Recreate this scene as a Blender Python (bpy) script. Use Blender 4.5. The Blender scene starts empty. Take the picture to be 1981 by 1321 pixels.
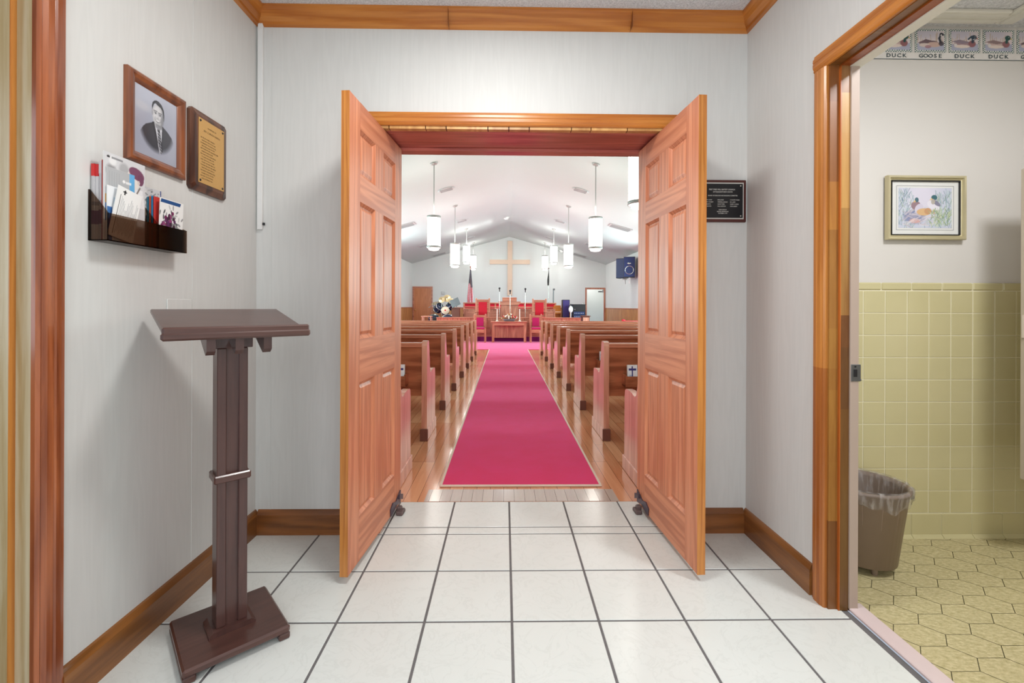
import bpy, bmesh, math, random
import numpy as np
from mathutils import Vector, Matrix, Euler
random.seed(7); np.random.seed(7)
R = math.radians
C = bpy.context.scene.collection
scene = bpy.context.scene

# ------------------------------------------------------------------ camera
cd = bpy.data.cameras.new('camera'); cam = bpy.data.objects.new('camera', cd); C.objects.link(cam)
F_PX = 880.0; YAW = 0.0165; ROLL = -0.004; HOR = 591.7
cd.sensor_width = 36.0; cd.lens = F_PX / 1981 * 36
cd.shift_y = -(660.5 - HOR) / 1981
cd.clip_start = 0.02; cd.clip_end = 200
cam.location = (0, 0, 1.13)
cam.matrix_world = Matrix.Translation((0, 0, 1.13)) @ Matrix.Rotation(-YAW, 4, 'Z') @ Matrix.Rotation(R(90), 4, 'X') @ Matrix.Rotation(-ROLL, 4, 'Z')
scene.camera = cam
scene.view_settings.view_transform = 'Standard'; scene.view_settings.look = 'None'
scene.view_settings.gamma = 1.0; scene.view_settings.exposure = 0.0
scene.view_settings.use_curve_mapping = False
scene.cycles.use_denoising = True
scene.cycles.max_bounces = 10; scene.cycles.diffuse_bounces = 6; scene.cycles.transparent_max_bounces = 16
scene.cycles.sample_clamp_indirect = 6.0

# ------------------------------------------------------------------ world
w = bpy.data.worlds.new('world'); scene.world = w; w.use_nodes = True
w.node_tree.nodes['Background'].inputs[0].default_value = (0.75, 0.85, 1.0, 1)
w.node_tree.nodes['Background'].inputs[1].default_value = 0.6

# ------------------------------------------------------------------ lights
def area(name, loc, rot, sx, sy, power, col, spread=180):
    l = bpy.data.lights.new(name, 'AREA'); l.shape = 'RECTANGLE'; l.size = sx; l.size_y = sy
    l.energy = power; l.color = col; l.spread = R(spread)
    o = bpy.data.objects.new(name, l); o.location = loc; o.rotation_euler = rot; C.objects.link(o); return o
# vestibule: flush ceiling lamp, and a large soft fill added where an unseen entrance is assumed
area('vestibule_ceiling_lamp', (-0.05, 1.35, 2.53), (0, 0, 0), 0.34, 0.34, 21, (1.0, 0.985, 0.96))
area('entrance_fill', (0.0, -0.93, 1.35), (R(90), 0, 0), 1.7, 2.1, 33, (0.93, 0.98, 1.0))
# washroom ceiling lamp
area('washroom_ceiling_lamp', (1.85, 0.9, 2.48), (0, 0, 0), 0.35, 0.35, 31, (0.98, 0.985, 1.0))
# room beyond the left doorway
area('side_room_daylight', (-2.3, 0.4, 1.5), (0, R(-90), 0), 1.2, 1.2, 12, (0.75, 0.87, 1.0))
# sanctuary: daylight at its side windows
for yy, pw in ((5.6, 52), (8.6, 70), (11.6, 94), (14.6, 130)):
    area('window_daylight_left', (-4.20, yy, 1.95), (0, R(-84), 0), 1.5, 1.1, pw, (0.70, 0.98, 1.0), 180)
    area('window_daylight_right', (4.64, yy, 1.95), (0, R(84), 0), 1.5, 1.1, pw, (0.70, 0.98, 1.0), 180)

area('ridge_spot_lamp', (.04, 16.6, 4.22), (0, 0, 0), .25, .25, 110, (.95, 1.0, 1.0))
area('far_spot_lamp', (2.66, 20.6, 3.62), (R(-20), 0, 0), .2, .2, 20, (1.0, .98, .95))

# ------------------------------------------------------------------ materials
def lin(c):
    if max(c) > 1.001: c = [v / 255 for v in c]
    return tuple((v / 12.92 if v <= .04045 else ((v + .055) / 1.055) ** 2.4) for v in c)
class NT:
    def __init__(s, name):
        s.m = bpy.data.materials.new(name); s.m.use_nodes = True; s.t = s.m.node_tree; s.n = s.t.nodes
        s.b = s.n['Principled BSDF']
    def node(s, typ, **kw):
        n = s.n.new(typ)
        for k, v in kw.items():
            if k in ('i',):
                for kk, vv in v.items(): n.inputs[kk].default_value = vv
            else: setattr(n, k, v)
        return n
    def link(s, a, b): s.t.links.new(a, b)
    def math(s, op, a, b=None, c=None):
        n = s.n.new('ShaderNodeMath'); n.operation = op
        for i, v in enumerate((a, b, c)):
            if v is None: continue
            if isinstance(v, (int, float)): n.inputs[i].default_value = v
            else: s.link(v, n.inputs[i])
        return n.outputs[0]
    def mix(s, f, a, b, mode='MIX'):
        n = s.n.new('ShaderNodeMixRGB'); n.blend_type = mode
        for i, v in enumerate((f, a, b)):
            if isinstance(v, (int, float)): n.inputs[i].default_value = v
            elif isinstance(v, tuple): n.inputs[i].default_value = (*v[:3], 1)
            else: s.link(v, n.inputs[i])
        return n.outputs[0]
    def coords(s, scale=(1, 1, 1), rot=(0, 0, 0), loc=(0, 0, 0)):
        tc = s.node('ShaderNodeTexCoord'); mp = s.node('ShaderNodeMapping')
        mp.inputs['Scale'].default_value = scale; mp.inputs['Rotation'].default_value = rot; mp.inputs['Location'].default_value = loc
        s.link(tc.outputs['Object'], mp.inputs['Vector']); return mp.outputs[0]
    def noise(s, vec, scale, detail=4, rough=.55, dist=0.0):
        n = s.node('ShaderNodeTexNoise'); n.inputs['Scale'].default_value = scale; n.inputs['Detail'].default_value = detail
        n.inputs['Roughness'].default_value = rough; n.inputs['Distortion'].default_value = dist
        if vec is not None: s.link(vec, n.inputs['Vector'])
        return n.outputs['Fac']
    def ramp(s, fac, stops):
        n = s.node('ShaderNodeValToRGB'); e = n.color_ramp.elements
        while len(e) < len(stops): e.new(0.5)
        for el, (p, c) in zip(e, stops): el.position = p; el.color = (*c[:3], 1)
        s.link(fac, n.inputs[0]); return n.outputs[0]
    def bump(s, h, strength=.3, dist=.002):
        n = s.node('ShaderNodeBump'); n.inputs['Strength'].default_value = strength; n.inputs['Distance'].default_value = dist
        s.link(h, n.inputs['Height']); s.link(n.outputs[0], s.b.inputs['Normal'])
    def base(s, c):
        if isinstance(c, tuple): s.b.inputs['Base Color'].default_value = (*c[:3], 1)
        else: s.link(c, s.b.inputs['Base Color'])
    def set(s, **kw):
        for k, v in kw.items():
            k = {'rough': 'Roughness', 'metal': 'Metallic', 'spec': 'Specular IOR Level', 'coat': 'Coat Weight', 'coatr': 'Coat Roughness', 'trans': 'Transmission Weight',
                 'alpha': 'Alpha', 'sheen': 'Sheen Weight', 'es': 'Emission Strength', 'ior': 'IOR'}.get(k, k)
            s.b.inputs[k].default_value = v
        return s

def plain(name, c, rough=.5, metal=0.0, nscale=0, namt=.12, **kw):
    t = NT(name); c = lin(c)
    if nscale:
        f = t.noise(t.coords(), nscale)
        t.base(t.mix(f, tuple(v * (1 - namt) for v in c), tuple(min(1, v * (1 + namt)) for v in c)))
        t.bump(f, .15, .001)
    else:
        f = t.noise(t.coords(), 30); t.base(t.mix(f, tuple(v * .96 for v in c), tuple(min(1, v * 1.04) for v in c)))
    t.set(rough=rough, metal=metal, **kw); return t.m

def wood(name, light, dark, axis='Z', sc=1.0, rough=.35, coat=.15, attr=False, contrast=1.0, streak=14, lines=1.0, flat=None):
    t = NT(name); L, D = lin(light), lin(dark)
    s = {'X': (1.2, streak, streak), 'Y': (streak, 1.2, streak), 'Z': (streak, streak, 1.2)}[axis]
    if flat: s = (s[0], flat, s[2])
    s = tuple(v * sc for v in s)
    v = t.coords(s)
    warp = t.noise(t.coords(tuple(q * .22 for q in s)), 1.0, 2)
    n1 = t.noise(v, 1.0, 5, .6, 1.2)
    rings = t.math('SINE', t.math('ADD', t.math('MULTIPLY', warp, 70.0), t.math('MULTIPLY', n1, 6.0)))
    rings = t.math('MULTIPLY_ADD', rings, .5, .5)
    fine = t.noise(t.coords(tuple(q * 6 for q in s)), 1.0, 3)
    f = t.math('ADD', t.math('MULTIPLY', n1, .50), t.math('ADD', t.math('MULTIPLY', rings, .28 * lines), t.math('MULTIPLY', fine, .36)))
    lo, hi = .54 - .25 / contrast, .54 + .25 / contrast
    col = t.ramp(f, [(max(0, lo), L), (min(1, hi), D)])
    if attr:
        a = t.node('ShaderNodeVertexColor', layer_name='Col'); col = t.mix(1.0, col, a.outputs[0], 'MULTIPLY')
    t.base(col); t.set(rough=rough, coat=coat, coatr=.15); t.bump(f, .06, .001); return t.m

def painted(name, rough=.5, coat=0.0):
    t = NT(name); a = t.node('ShaderNodeVertexColor', layer_name='Col'); t.base(a.outputs[0]); t.set(rough=rough, coat=coat, coatr=.05); return t.m

M = {}
# painted wood-grain wall panelling
def panelling(name, c):
    t = NT(name); c = lin(c)
    v = t.coords((60, 60, 2.0)); n = t.noise(v, 1.0, 5, .6, 1.5)
    w2 = t.noise(t.coords((9, 9, .9)), 1.0, 3)
    ridge = t.math('SINE', t.math('MULTIPLY_ADD', w2, 60.0, t.math('MULTIPLY', n, 4.0)))
    f = t.math('ADD', t.math('MULTIPLY', n, .7), t.math('MULTIPLY', ridge, .12))
    t.base(t.ramp(f, [(.2, tuple(q * .955 for q in c)), (.6, c)]))
    t.set(rough=.55, spec=.35); t.bump(f, .16, .0012); return t.m
M['wall'] = panelling('white painted panelling', (212, 212, 209))
M['churchwall'] = plain('sanctuary white plaster', (226, 229, 226), .75, nscale=3, namt=.015)
M['bathwall'] = plain('washroom cream paint', (214, 210, 205), .5, nscale=2.5, namt=.02)
t = NT('popcorn ceiling'); f = t.noise(t.coords(), 120, 3, .7); t.base(t.ramp(f, [(.3, lin((190, 190, 192))), (.7, lin((236, 236, 238)))])); t.set(rough=.9); t.bump(f, .9, .006); M['popcorn'] = t.m
M['ceil'] = plain('sanctuary ceiling', (210, 220, 216), .8, nscale=4, namt=.012)
# ceramic floor tile
t = NT('white floor tile'); v = t.coords((1, 1, 1)); n = t.noise(v, 7, 6, .6, 2.2); n2 = t.noise(v, 2.2, 2)
f = t.math('ABSOLUTE', t.math('SUBTRACT', n, .5))
t.base(t.mix(t.ramp(f, [(.0, (.35, .35, .35)), (.03, (0, 0, 0))]), t.mix(n2, lin((211, 214, 209)), lin((224, 227, 223))), lin((200, 203, 198))))
t.set(rough=.22, spec=.5); t.bump(n, .35, .002); M['tile'] = t.m
M['grout'] = plain('grey grout', (104, 101, 101), .9, nscale=60, namt=.2)
# washroom wall tile
M['gtile'] = None
t = NT('green wall tile'); n = t.noise(t.coords(), 2.2, 3); t.base(t.mix(n, lin((190, 182, 136)), lin((208, 198, 156)))); t.set(rough=.22, spec=.5); M['gtile'] = t.m
M['ggrout'] = plain('cream grout', (224, 218, 190), .8)
# wall woods
M['trim'] = wood('honey pine trim', (204, 132, 58), (172, 98, 34), 'X', rough=.32, attr=True, streak=24)
M['trimy'] = wood('honey pine trim along y', (204, 132, 60), (164, 94, 34), 'Y', rough=.34, streak=24)
M['trimz'] = wood('honey pine trim upright', (204, 136, 64), (172, 104, 42), 'Z', rough=.34, attr=True, streak=26)
M['basex'] = wood('baseboard pine along x', (150, 92, 44), (108, 62, 26), 'X', rough=.32)
M['basey'] = wood('baseboard pine along y', (158, 102, 50), (112, 68, 30), 'Y', rough=.32)
M['cherry'] = wood('red-brown stained casing', (176, 100, 58), (122, 60, 32), 'Z', rough=.22, coat=.5, streak=22)
M['door'] = wood('pine door stile', (220, 146, 108), (188, 114, 80), 'Z', rough=.45, coat=.05, streak=34, lines=1.2, flat=1.5)  # pinker than the edge: lavender light on the faces put into the colour
M['doorx'] = wood('pine door rail', (218, 144, 106), (186, 112, 78), 'X', rough=.45, coat=.05, streak=26, lines=1.5, flat=1.5)  # rails carry the same painted pink light as the stiles
M['dooredge'] = wood('pine door edge', (206, 138, 66), (160, 92, 38), 'Z', rough=.3, streak=30)
M['soffit'] = wood('dark red soffit board', (208, 122, 108), (162, 84, 74), 'X', rough=.3)
M['piece'] = wood('finger jointed jamb strip', (206, 164, 108), (172, 124, 74), 'Z', rough=.4, attr=True)
M['dark'] = wood('dark walnut lectern wood', (88, 58, 52), (52, 30, 28), 'Z', rough=.3, coat=.3, lines=.3)
M['darkx'] = wood('dark walnut lectern board', (92, 60, 52), (58, 34, 30), 'X', rough=.3, coat=.3, lines=.3)
M['frame'] = wood('brown picture frame wood', (152, 88, 52), (98, 50, 28), 'Z', rough=.3, coat=.3)
M['walnut'] = wood('walnut plaque', (118, 72, 48), (62, 34, 24), 'Z', rough=.35, lines=1.4)
M['mahog'] = plain('mahogany plaque rim', (78, 34, 28), .4, nscale=18, namt=.25)
M['oak'] = wood('oak pew wood', (232, 172, 146), (192, 124, 98), 'Z', rough=.28, coat=.5, streak=16)  # base lightened to put the gloss reflection into the pew ends
M['oakx'] = wood('oak pew board', (200, 124, 86), (144, 80, 52), 'X', rough=.32, coat=.25, streak=9, lines=1.6)
M['oaktop'] = wood('oak pew top rail', (214, 142, 108), (176, 100, 72), 'X', rough=.25, coat=.4)
M['oakfoot'] = plain('pew foot wood', (112, 64, 50), .45, nscale=20, namt=.2)
M['rosewood'] = wood('pink oak furniture', (212, 146, 118), (164, 96, 74), 'Z', rough=.35, coat=.2)
M['rosewoodx'] = wood('pink oak furniture rail', (212, 146, 118), (168, 98, 76), 'X', rough=.35, coat=.2)
M['wains'] = wood('vertical board wainscot', (214, 156, 96), (176, 112, 60), 'Z', rough=.4, streak=8)
M['crosswood'] = plain('pale beech cross', (236, 208, 184), .5, nscale=6, namt=.05)
M['reddoor'] = wood('flush brown door', (214, 140, 94), (192, 116, 72), 'Z', rough=.35)
# wood strip floor: planks along y
def planks(name, along='Y', light=(240, 180, 138), dark=(196, 124, 84), width=.083, length=1.1):
    t = NT(name); tc = t.node('ShaderNodeTexCoord'); mp = t.node('ShaderNodeMapping'); t.link(tc.outputs['Object'], mp.inputs[0])
    mp.inputs['Rotation'].default_value = (0, 0, R(90) if along == 'Y' else 0)
    b = t.node('ShaderNodeTexBrick'); t.link(mp.outputs[0], b.inputs[0]); b.offset = .37; b.offset_frequency = 3
    b.inputs['Color1'].default_value = (0, 0, 0, 1); b.inputs['Color2'].default_value = (1, 1, 1, 1); b.inputs['Mortar'].default_value = (.5, .5, .5, 1)
    b.inputs['Scale'].default_value = 1; b.inputs['Mortar Size'].default_value = .0012; b.inputs['Brick Width'].default_value = length; b.inputs['Row Height'].default_value = width
    s = (20, 1.4, 1) if along == 'Y' else (1.4, 20, 1)
    n = t.noise(t.coords(s), 1.4, 5, .6, 1.0)
    f = t.math('MULTIPLY_ADD', b.outputs['Color'], .42, t.math('MULTIPLY', n, .55))
    c = t.ramp(f, [(.1, lin(light)), (.85, lin(dark))])
    c = t.mix(b.outputs['Fac'], c, lin((92, 52, 34)))
    t.base(c); t.set(rough=.17, spec=.5, coat=.35, coatr=.08); return t.m
M['planks'] = planks('oak strip floor')
M['planksx'] = planks('oak strip with painted sheen', 'Y', (206, 194, 182), (176, 160, 150), .062, .6)  # pale grey puts the reflected light into the strip's colour
# carpet
def carpet(name, c, c2):
    t = NT(name); f = t.noise(t.coords(), 420, 2, .7); g = t.noise(t.coords((1, 1, 1)), 5, 4)
    col = t.mix(g, lin(c), lin(c2)); col = t.mix(t.math('MULTIPLY', f, .35), col, tuple(v * .45 for v in lin(c)))
    t.base(col); t.set(rough=.95, spec=.1, sheen=.42); t.b.inputs['Sheen Tint'].default_value = (.78, .66, 1, 1); t.b.inputs['Sheen Roughness'].default_value = .4
    t.bump(f, .5, .003); return t.m
M['carpet'] = carpet('crimson carpet', (238, 30, 84), (246, 52, 122))
M['carpetd'] = carpet('purple platform carpet', (120, 30, 96), (136, 36, 112))
M['binding'] = plain('cream carpet binding', (226, 206, 188), .8)
M['redfab'] = plain('red upholstery', (196, 18, 44), .85, nscale=60, namt=.12)
M['pinkfab'] = plain('magenta upholstery', (186, 26, 96), .85, nscale=60, namt=.12)
M['chrome'] = plain('brushed nickel', (190, 188, 182), .25, 1.0)
M['nickel'] = plain('satin nickel', (176, 176, 172), .45, .35)
M['ashjamb'] = wood('pale worn jamb', (200, 186, 156), (168, 142, 98), 'Z', rough=.4, streak=22)
M['steel'] = plain('dull steel', (120, 122, 124), .35, .9)
M['black'] = plain('black plastic', (22, 22, 26), .4)
M['navy'] = plain('navy blue cabinet', (26, 40, 92), .45)
M['purple'] = plain('dark purple cabinet', (60, 42, 110), .5)
M['drum'] = plain('dark glitter drum shell', (38, 44, 66), .25, .3)
M['skin_drum'] = plain('tan drumhead', (226, 196, 170), .6)
M['cymbal'] = plain('bronze cymbal', (222, 196, 150), .3, .8)
M['white'] = plain('white plastic', (236, 236, 232), .4)
M['raceway'] = plain('painted raceway', (222, 222, 220), .45)
M['brass'] = plain('gold engraved plate', (214, 168, 100), .35, .35)
M['gold'] = plain('brushed gold frame', (206, 196, 160), .35, .5)
M['darkmetal'] = plain('dark bronze holder', (92, 80, 92), .4, .6)
M['rubber'] = plain('brown grey rubber', (96, 78, 76), .6, nscale=60, namt=.3)
M['ink'] = plain('dark engraving', (70, 48, 26), .6)
M['inkw'] = plain('silver lettering', (196, 194, 188), .4)
M['inkg'] = plain('grey green lettering', (70, 84, 88), .7)
M['plate'] = plain('black plate', (12, 14, 20), .3)
M['beige'] = plain('beige painted metal', (190, 178, 160), .5, nscale=8, namt=.04)
M['pinkbeige'] = plain('pinkish beige paint', (170, 150, 136), .5, nscale=8, namt=.05)
M['cream'] = plain('cream trim paint', (222, 218, 206), .5)
M['marble'] = plain('pink marble sill', (214, 196, 194), .3, nscale=9, namt=.06)
M['bin'] = plain('brown plastic bin', (132, 112, 96), .38)
M['paper'] = plain('white paper', (232, 232, 230), .7)
M['paint'] = painted('printed picture', .55)
M['photo'] = painted('glazed photograph', .15, .3)
M['orange'] = plain('orange brown wood', (196, 116, 42), .5, nscale=10, namt=.1)
M['leaf'] = plain('dried greenery', (96, 84, 60), .7)
M['basket'] = plain('grey wicker basket', (112, 98, 104), .7, nscale=80, namt=.3)
M['floorout'] = plain('plain side room floor', (120, 104, 90), .6)
M['sidewall'] = plain('side room wall', (150, 142, 130), .7)
M['vent'] = plain('white metal register', (205, 206, 204), .45)
M['ventd'] = plain('register slots', (168, 169, 168), .6)
M['candle'] = plain('ivory candle', (240, 228, 216), .5)
t = NT('lit pendant shade'); t.base((1, .97, .9)); t.b.inputs['Emission Color'].default_value = (1, .95, .86, 1); t.set(es=5.0, rough=.6); M['shade'] = t.m
t = NT('lit ceiling bulb'); t.base((1, .95, .9)); t.b.inputs['Emission Color'].default_value = (1, .95, .86, 1); t.set(es=6); M['bulb'] = t.m
t = NT('smoky acrylic'); t.n.remove(t.b); out = t.n['Material Output']
tr = t.node('ShaderNodeBsdfTransparent'); tr.inputs[0].default_value = (.60, .52, .46, 1); gl = t.node('ShaderNodeBsdfGlossy'); gl.inputs['Roughness'].default_value = .08
gl.inputs[0].default_value = (.7, .7, .7, 1); mx = t.node('ShaderNodeMixShader'); fr = t.node('ShaderNodeFresnel'); fr.inputs[0].default_value = 1.25
t.link(fr.outputs[0], mx.inputs[0]); t.link(tr.outputs[0], mx.inputs[1]); t.link(gl.outputs[0], mx.inputs[2]); t.link(mx.outputs[0], out.inputs[0]); M['acrylic'] = t.m
t = NT('clear bin liner'); t.n.remove(t.b); out = t.n['Material Output']
tr = t.node('ShaderNodeBsdfTransparent'); tr.inputs[0].default_value = (.9, .9, .9, 1); gl = t.node('ShaderNodeBsdfPrincipled'); gl.inputs['Base Color'].default_value = (.75, .7, .68, 1); gl.inputs['Roughness'].default_value = .2
mx = t.node('ShaderNodeMixShader'); nz = t.noise(t.coords((30, 30, 6)), 2.0, 4); rr = t.ramp(nz, [(.45, (.06, .06, .06)), (.7, (.35, .35, .35))])
t.link(rr, mx.inputs[0]); t.link(tr.outputs[0], mx.inputs[1]); t.link(gl.outputs[0], mx.inputs[2]); t.link(mx.outputs[0], out.inputs[0]); M['liner'] = t.m
t = NT('window glass'); t.base((.9, .95, 1)); t.set(rough=.05, trans=.9); M['glass'] = t.m
# washroom floor vinyl: stretched hexagons are laid as geometry
t = NT('olive vinyl'); n = t.noise(t.coords((30, 60, 1), (0, 0, .7)), 1.6, 5, .7); t.base(t.ramp(n, [(.3, lin((164, 154, 108))), (.7, lin((212, 200, 158)))])); t.set(rough=.35); t.bump(n, .1, .001); M['vinyl'] = t.m
M['vgrout'] = plain('vinyl joint', (84, 78, 50), .7)

# ------------------------------------------------------------------ mesh builder
class MB:
    def __init__(s): s.v = []; s.f = []; s.c = []; s.sm = []
    def add(s, vs, fs, col=(1, 1, 1), smooth=False, mat=None):
        o = len(s.v)
        for p in vs:
            p = Vector(p)
            if mat is not None: p = mat @ p
            s.v.append(tuple(p))
        for f in fs: s.f.append(tuple(i + o for i in f)); s.c.append(col); s.sm.append(smooth)
        return s
    def box(s, x0, x1, y0, y1, z0, z1, bev=0.0, col=(1, 1, 1), mat=None):
        if x0 > x1: x0, x1 = x1, x0
        if y0 > y1: y0, y1 = y1, y0
        if z0 > z1: z0, z1 = z1, z0
        if bev <= 0:
            vs = [(x, y, z) for x in (x0, x1) for y in (y0, y1) for z in (z0, z1)]
            fs = [(0, 1, 3, 2), (4, 6, 7, 5), (0, 4, 5, 1), (2, 3, 7, 6), (0, 2, 6, 4), (1, 5, 7, 3)]
            return s.add(vs, fs, col, mat=mat)
        b = min(bev, (x1 - x0) * .49, (y1 - y0) * .49, (z1 - z0) * .49)
        X, Y, Z = (x0, x1), (y0, y1), (z0, z1); vs = []; idx = {}
        for i in (0, 1):
            for j in (0, 1):
                for k in (0, 1):
                    sx, sy, sz = (1 - 2 * i) * b, (1 - 2 * j) * b, (1 - 2 * k) * b
                    for a, p in enumerate(((X[i], Y[j] + sy, Z[k] + sz), (X[i] + sx, Y[j], Z[k] + sz), (X[i] + sx, Y[j] + sy, Z[k]))):
                        idx[i, j, k, a] = len(vs); vs.append(p)
        fs = []
        for i in (0, 1):
            fs.append([idx[i, a, b_, 0] for a, b_ in ((0, 0), (1, 0), (1, 1), (0, 1))])
            fs.append([idx[a, i, b_, 1] for a, b_ in ((0, 0), (1, 0), (1, 1), (0, 1))])
            fs.append([idx[a, b_, i, 2] for a, b_ in ((0, 0), (1, 0), (1, 1), (0, 1))])
        for i in (0, 1):
            for j in (0, 1):
                fs.append([idx[i, j, 0, 0], idx[i, j, 1, 0], idx[i, j, 1, 1], idx[i, j, 0, 1]])
                fs.append([idx[i, 0, j, 0], idx[i, 1, j, 0], idx[i, 1, j, 2], idx[i, 0, j, 2]])
                fs.append([idx[0, i, j, 1], idx[1, i, j, 1], idx[1, i, j, 2], idx[0, i, j, 2]])
        for i in (0, 1):
            for j in (0, 1):
                for k in (0, 1): fs.append([idx[i, j, k, a] for a in (0, 1, 2)])
        return s.add(vs, fs, col, mat=mat)
    def prism(s, poly, a0, a1, axis='X', col=(1, 1, 1), mat=None, smooth=False):
        def P(a, p, q): return {'X': (a, p, q), 'Y': (p, a, q), 'Z': (p, q, a)}[axis]
        n = len(poly); vs = [P(a0, *p) for p in poly] + [P(a1, *p) for p in poly]
        s.add(vs, [tuple(range(n)), tuple(range(2 * n - 1, n - 1, -1))], col, mat=mat)
        return s.add(vs, [(i, (i + 1) % n, (i + 1) % n + n, i + n) for i in range(n)], col, smooth, mat=mat)
    def cyl(s, p0, p1, r0, r1=None, n=20, col=(1, 1, 1), caps=True, smooth=True, mat=None):
        r1 = r0 if r1 is None else r1
        p0, p1 = Vector(p0), Vector(p1); d = (p1 - p0).normalized(); q = d.to_track_quat('Z', 'Y')
        a = [q @ Vector((math.cos(2 * math.pi * i / n), math.sin(2 * math.pi * i / n), 0)) for i in range(n)]
        vs = [p0 + v * r0 for v in a] + [p1 + v * r1 for v in a]
        s.add(vs, [(i, (i + 1) % n, (i + 1) % n + n, i + n) for i in range(n)], col, smooth, mat)
        if caps: s.add(vs, [tuple(range(n))[::-1], tuple(range(n, 2 * n))], col, False, mat)
        return s
    def lathe(s, prof, c=(0, 0, 0), n=28, col=(1, 1, 1), smooth=True, mat=None, sx=1, sy=1):
        vs = []; m = len(prof)
        for i in range(n):
            a = 2 * math.pi * i / n
            for r, z in prof: vs.append((c[0] + r * math.cos(a) * sx, c[1] + r * math.sin(a) * sy, c[2] + z))
        fs = [(i * m + j, ((i + 1) % n) * m + j, ((i + 1) % n) * m + j + 1, i * m + j + 1) for i in range(n) for j in range(m - 1)]
        return s.add(vs, fs, col, smooth, mat)
    def ball(s, c, r, n=12, m=8, sc=(1, 1, 1), col=(1, 1, 1), mat=None):
        prof = [(max(1e-4, r * math.sin(math.pi * j / m)), -r * math.cos(math.pi * j / m)) for j in range(m + 1)]
        mt = Matrix.Translation(c) @ Matrix.Diagonal((*sc, 1))
        if mat is not None: mt = mat @ mt
        return s.lathe(prof, (0, 0, 0), n, col, True, mt)
    def tube(s, pts, r, n=8, col=(1, 1, 1), mat=None):
        for a, b in zip(pts[:-1], pts[1:]): s.cyl(a, b, r, n=n, col=col, mat=mat)
        return s
    def text(s, txt, o, u, v, size, align='CENTER', col=(1, 1, 1), depth=0.0004, mat=None, bold=0.0):
        cu = bpy.data.curves.new('txt', 'FONT'); cu.body = txt; cu.size = size; cu.align_x = align; cu.resolution_u = 2; cu.offset = bold
        ob = bpy.data.objects.new('txt', cu); me = ob.to_mesh()
        u, v, o = Vector(u), Vector(v), Vector(o)
        s.add([o + u * p.co.x + v * p.co.y for p in me.vertices], [tuple(p.vertices) for p in me.polygons], col, mat=mat)
        ob.to_mesh_clear(); bpy.data.objects.remove(ob); bpy.data.curves.remove(cu); return s
    def build(s, name, mat, parent=None, loc=None, recalc=True, rot=None):
        me = bpy.data.meshes.new(name); me.from_pydata(s.v, [], s.f)
        me.polygons.foreach_set('use_smooth', s.sm)
        ca = me.color_attributes.new('Col', 'FLOAT_COLOR', 'CORNER')
        arr = []
        for f, c in zip(s.f, s.c): arr += [*c[:3], 1.0] * len(f)
        ca.data.foreach_set('color', arr)
        if recalc:
            bm = bmesh.new(); bm.from_mesh(me)
            bmesh.ops.remove_doubles(bm, verts=bm.verts, dist=1e-6) if False else None
            bmesh.ops.recalc_face_normals(bm, faces=bm.faces); bm.to_mesh(me); bm.free()
        me.materials.append(M[mat] if isinstance(mat, str) else mat)
        o = bpy.data.objects.new(name, me); C.objects.link(o)
        if parent: o.parent = parent
        if loc: o.location = loc
        if rot: o.rotation_euler = rot
        return o

def tag(o, label=None, cat=None, group=None, kind=None):
    if label: o['label'] = label
    if cat: o['category'] = cat
    if group: o['group'] = group
    if kind: o['kind'] = kind
    return o
def thing(name, label, cat, loc=(0, 0, 0), rz=0, group=None):
    o = bpy.data.objects.new(name, None); C.objects.link(o); o.location = loc; o.rotation_euler = (0, 0, rz); o.empty_display_size = .1
    return tag(o, label, cat, group)
def struct(name, mb, mat, parent=None):
    o = mb.build(name, mat, parent)
    if not parent: o['kind'] = 'structure'
    return o
def sroot(name, loc=(0, 0, 0)):
    o = bpy.data.objects.new(name, None); C.objects.link(o); o.location = loc; o['kind'] = 'structure'; return o
def kids(o): return [c for c in bpy.data.objects if c.parent == o]
def copy_tree(o, parent=None):
    c = o.copy(); C.objects.link(c)
    if parent: c.parent = parent
    for ch in kids(o): copy_tree(ch, c)
    return c

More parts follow.
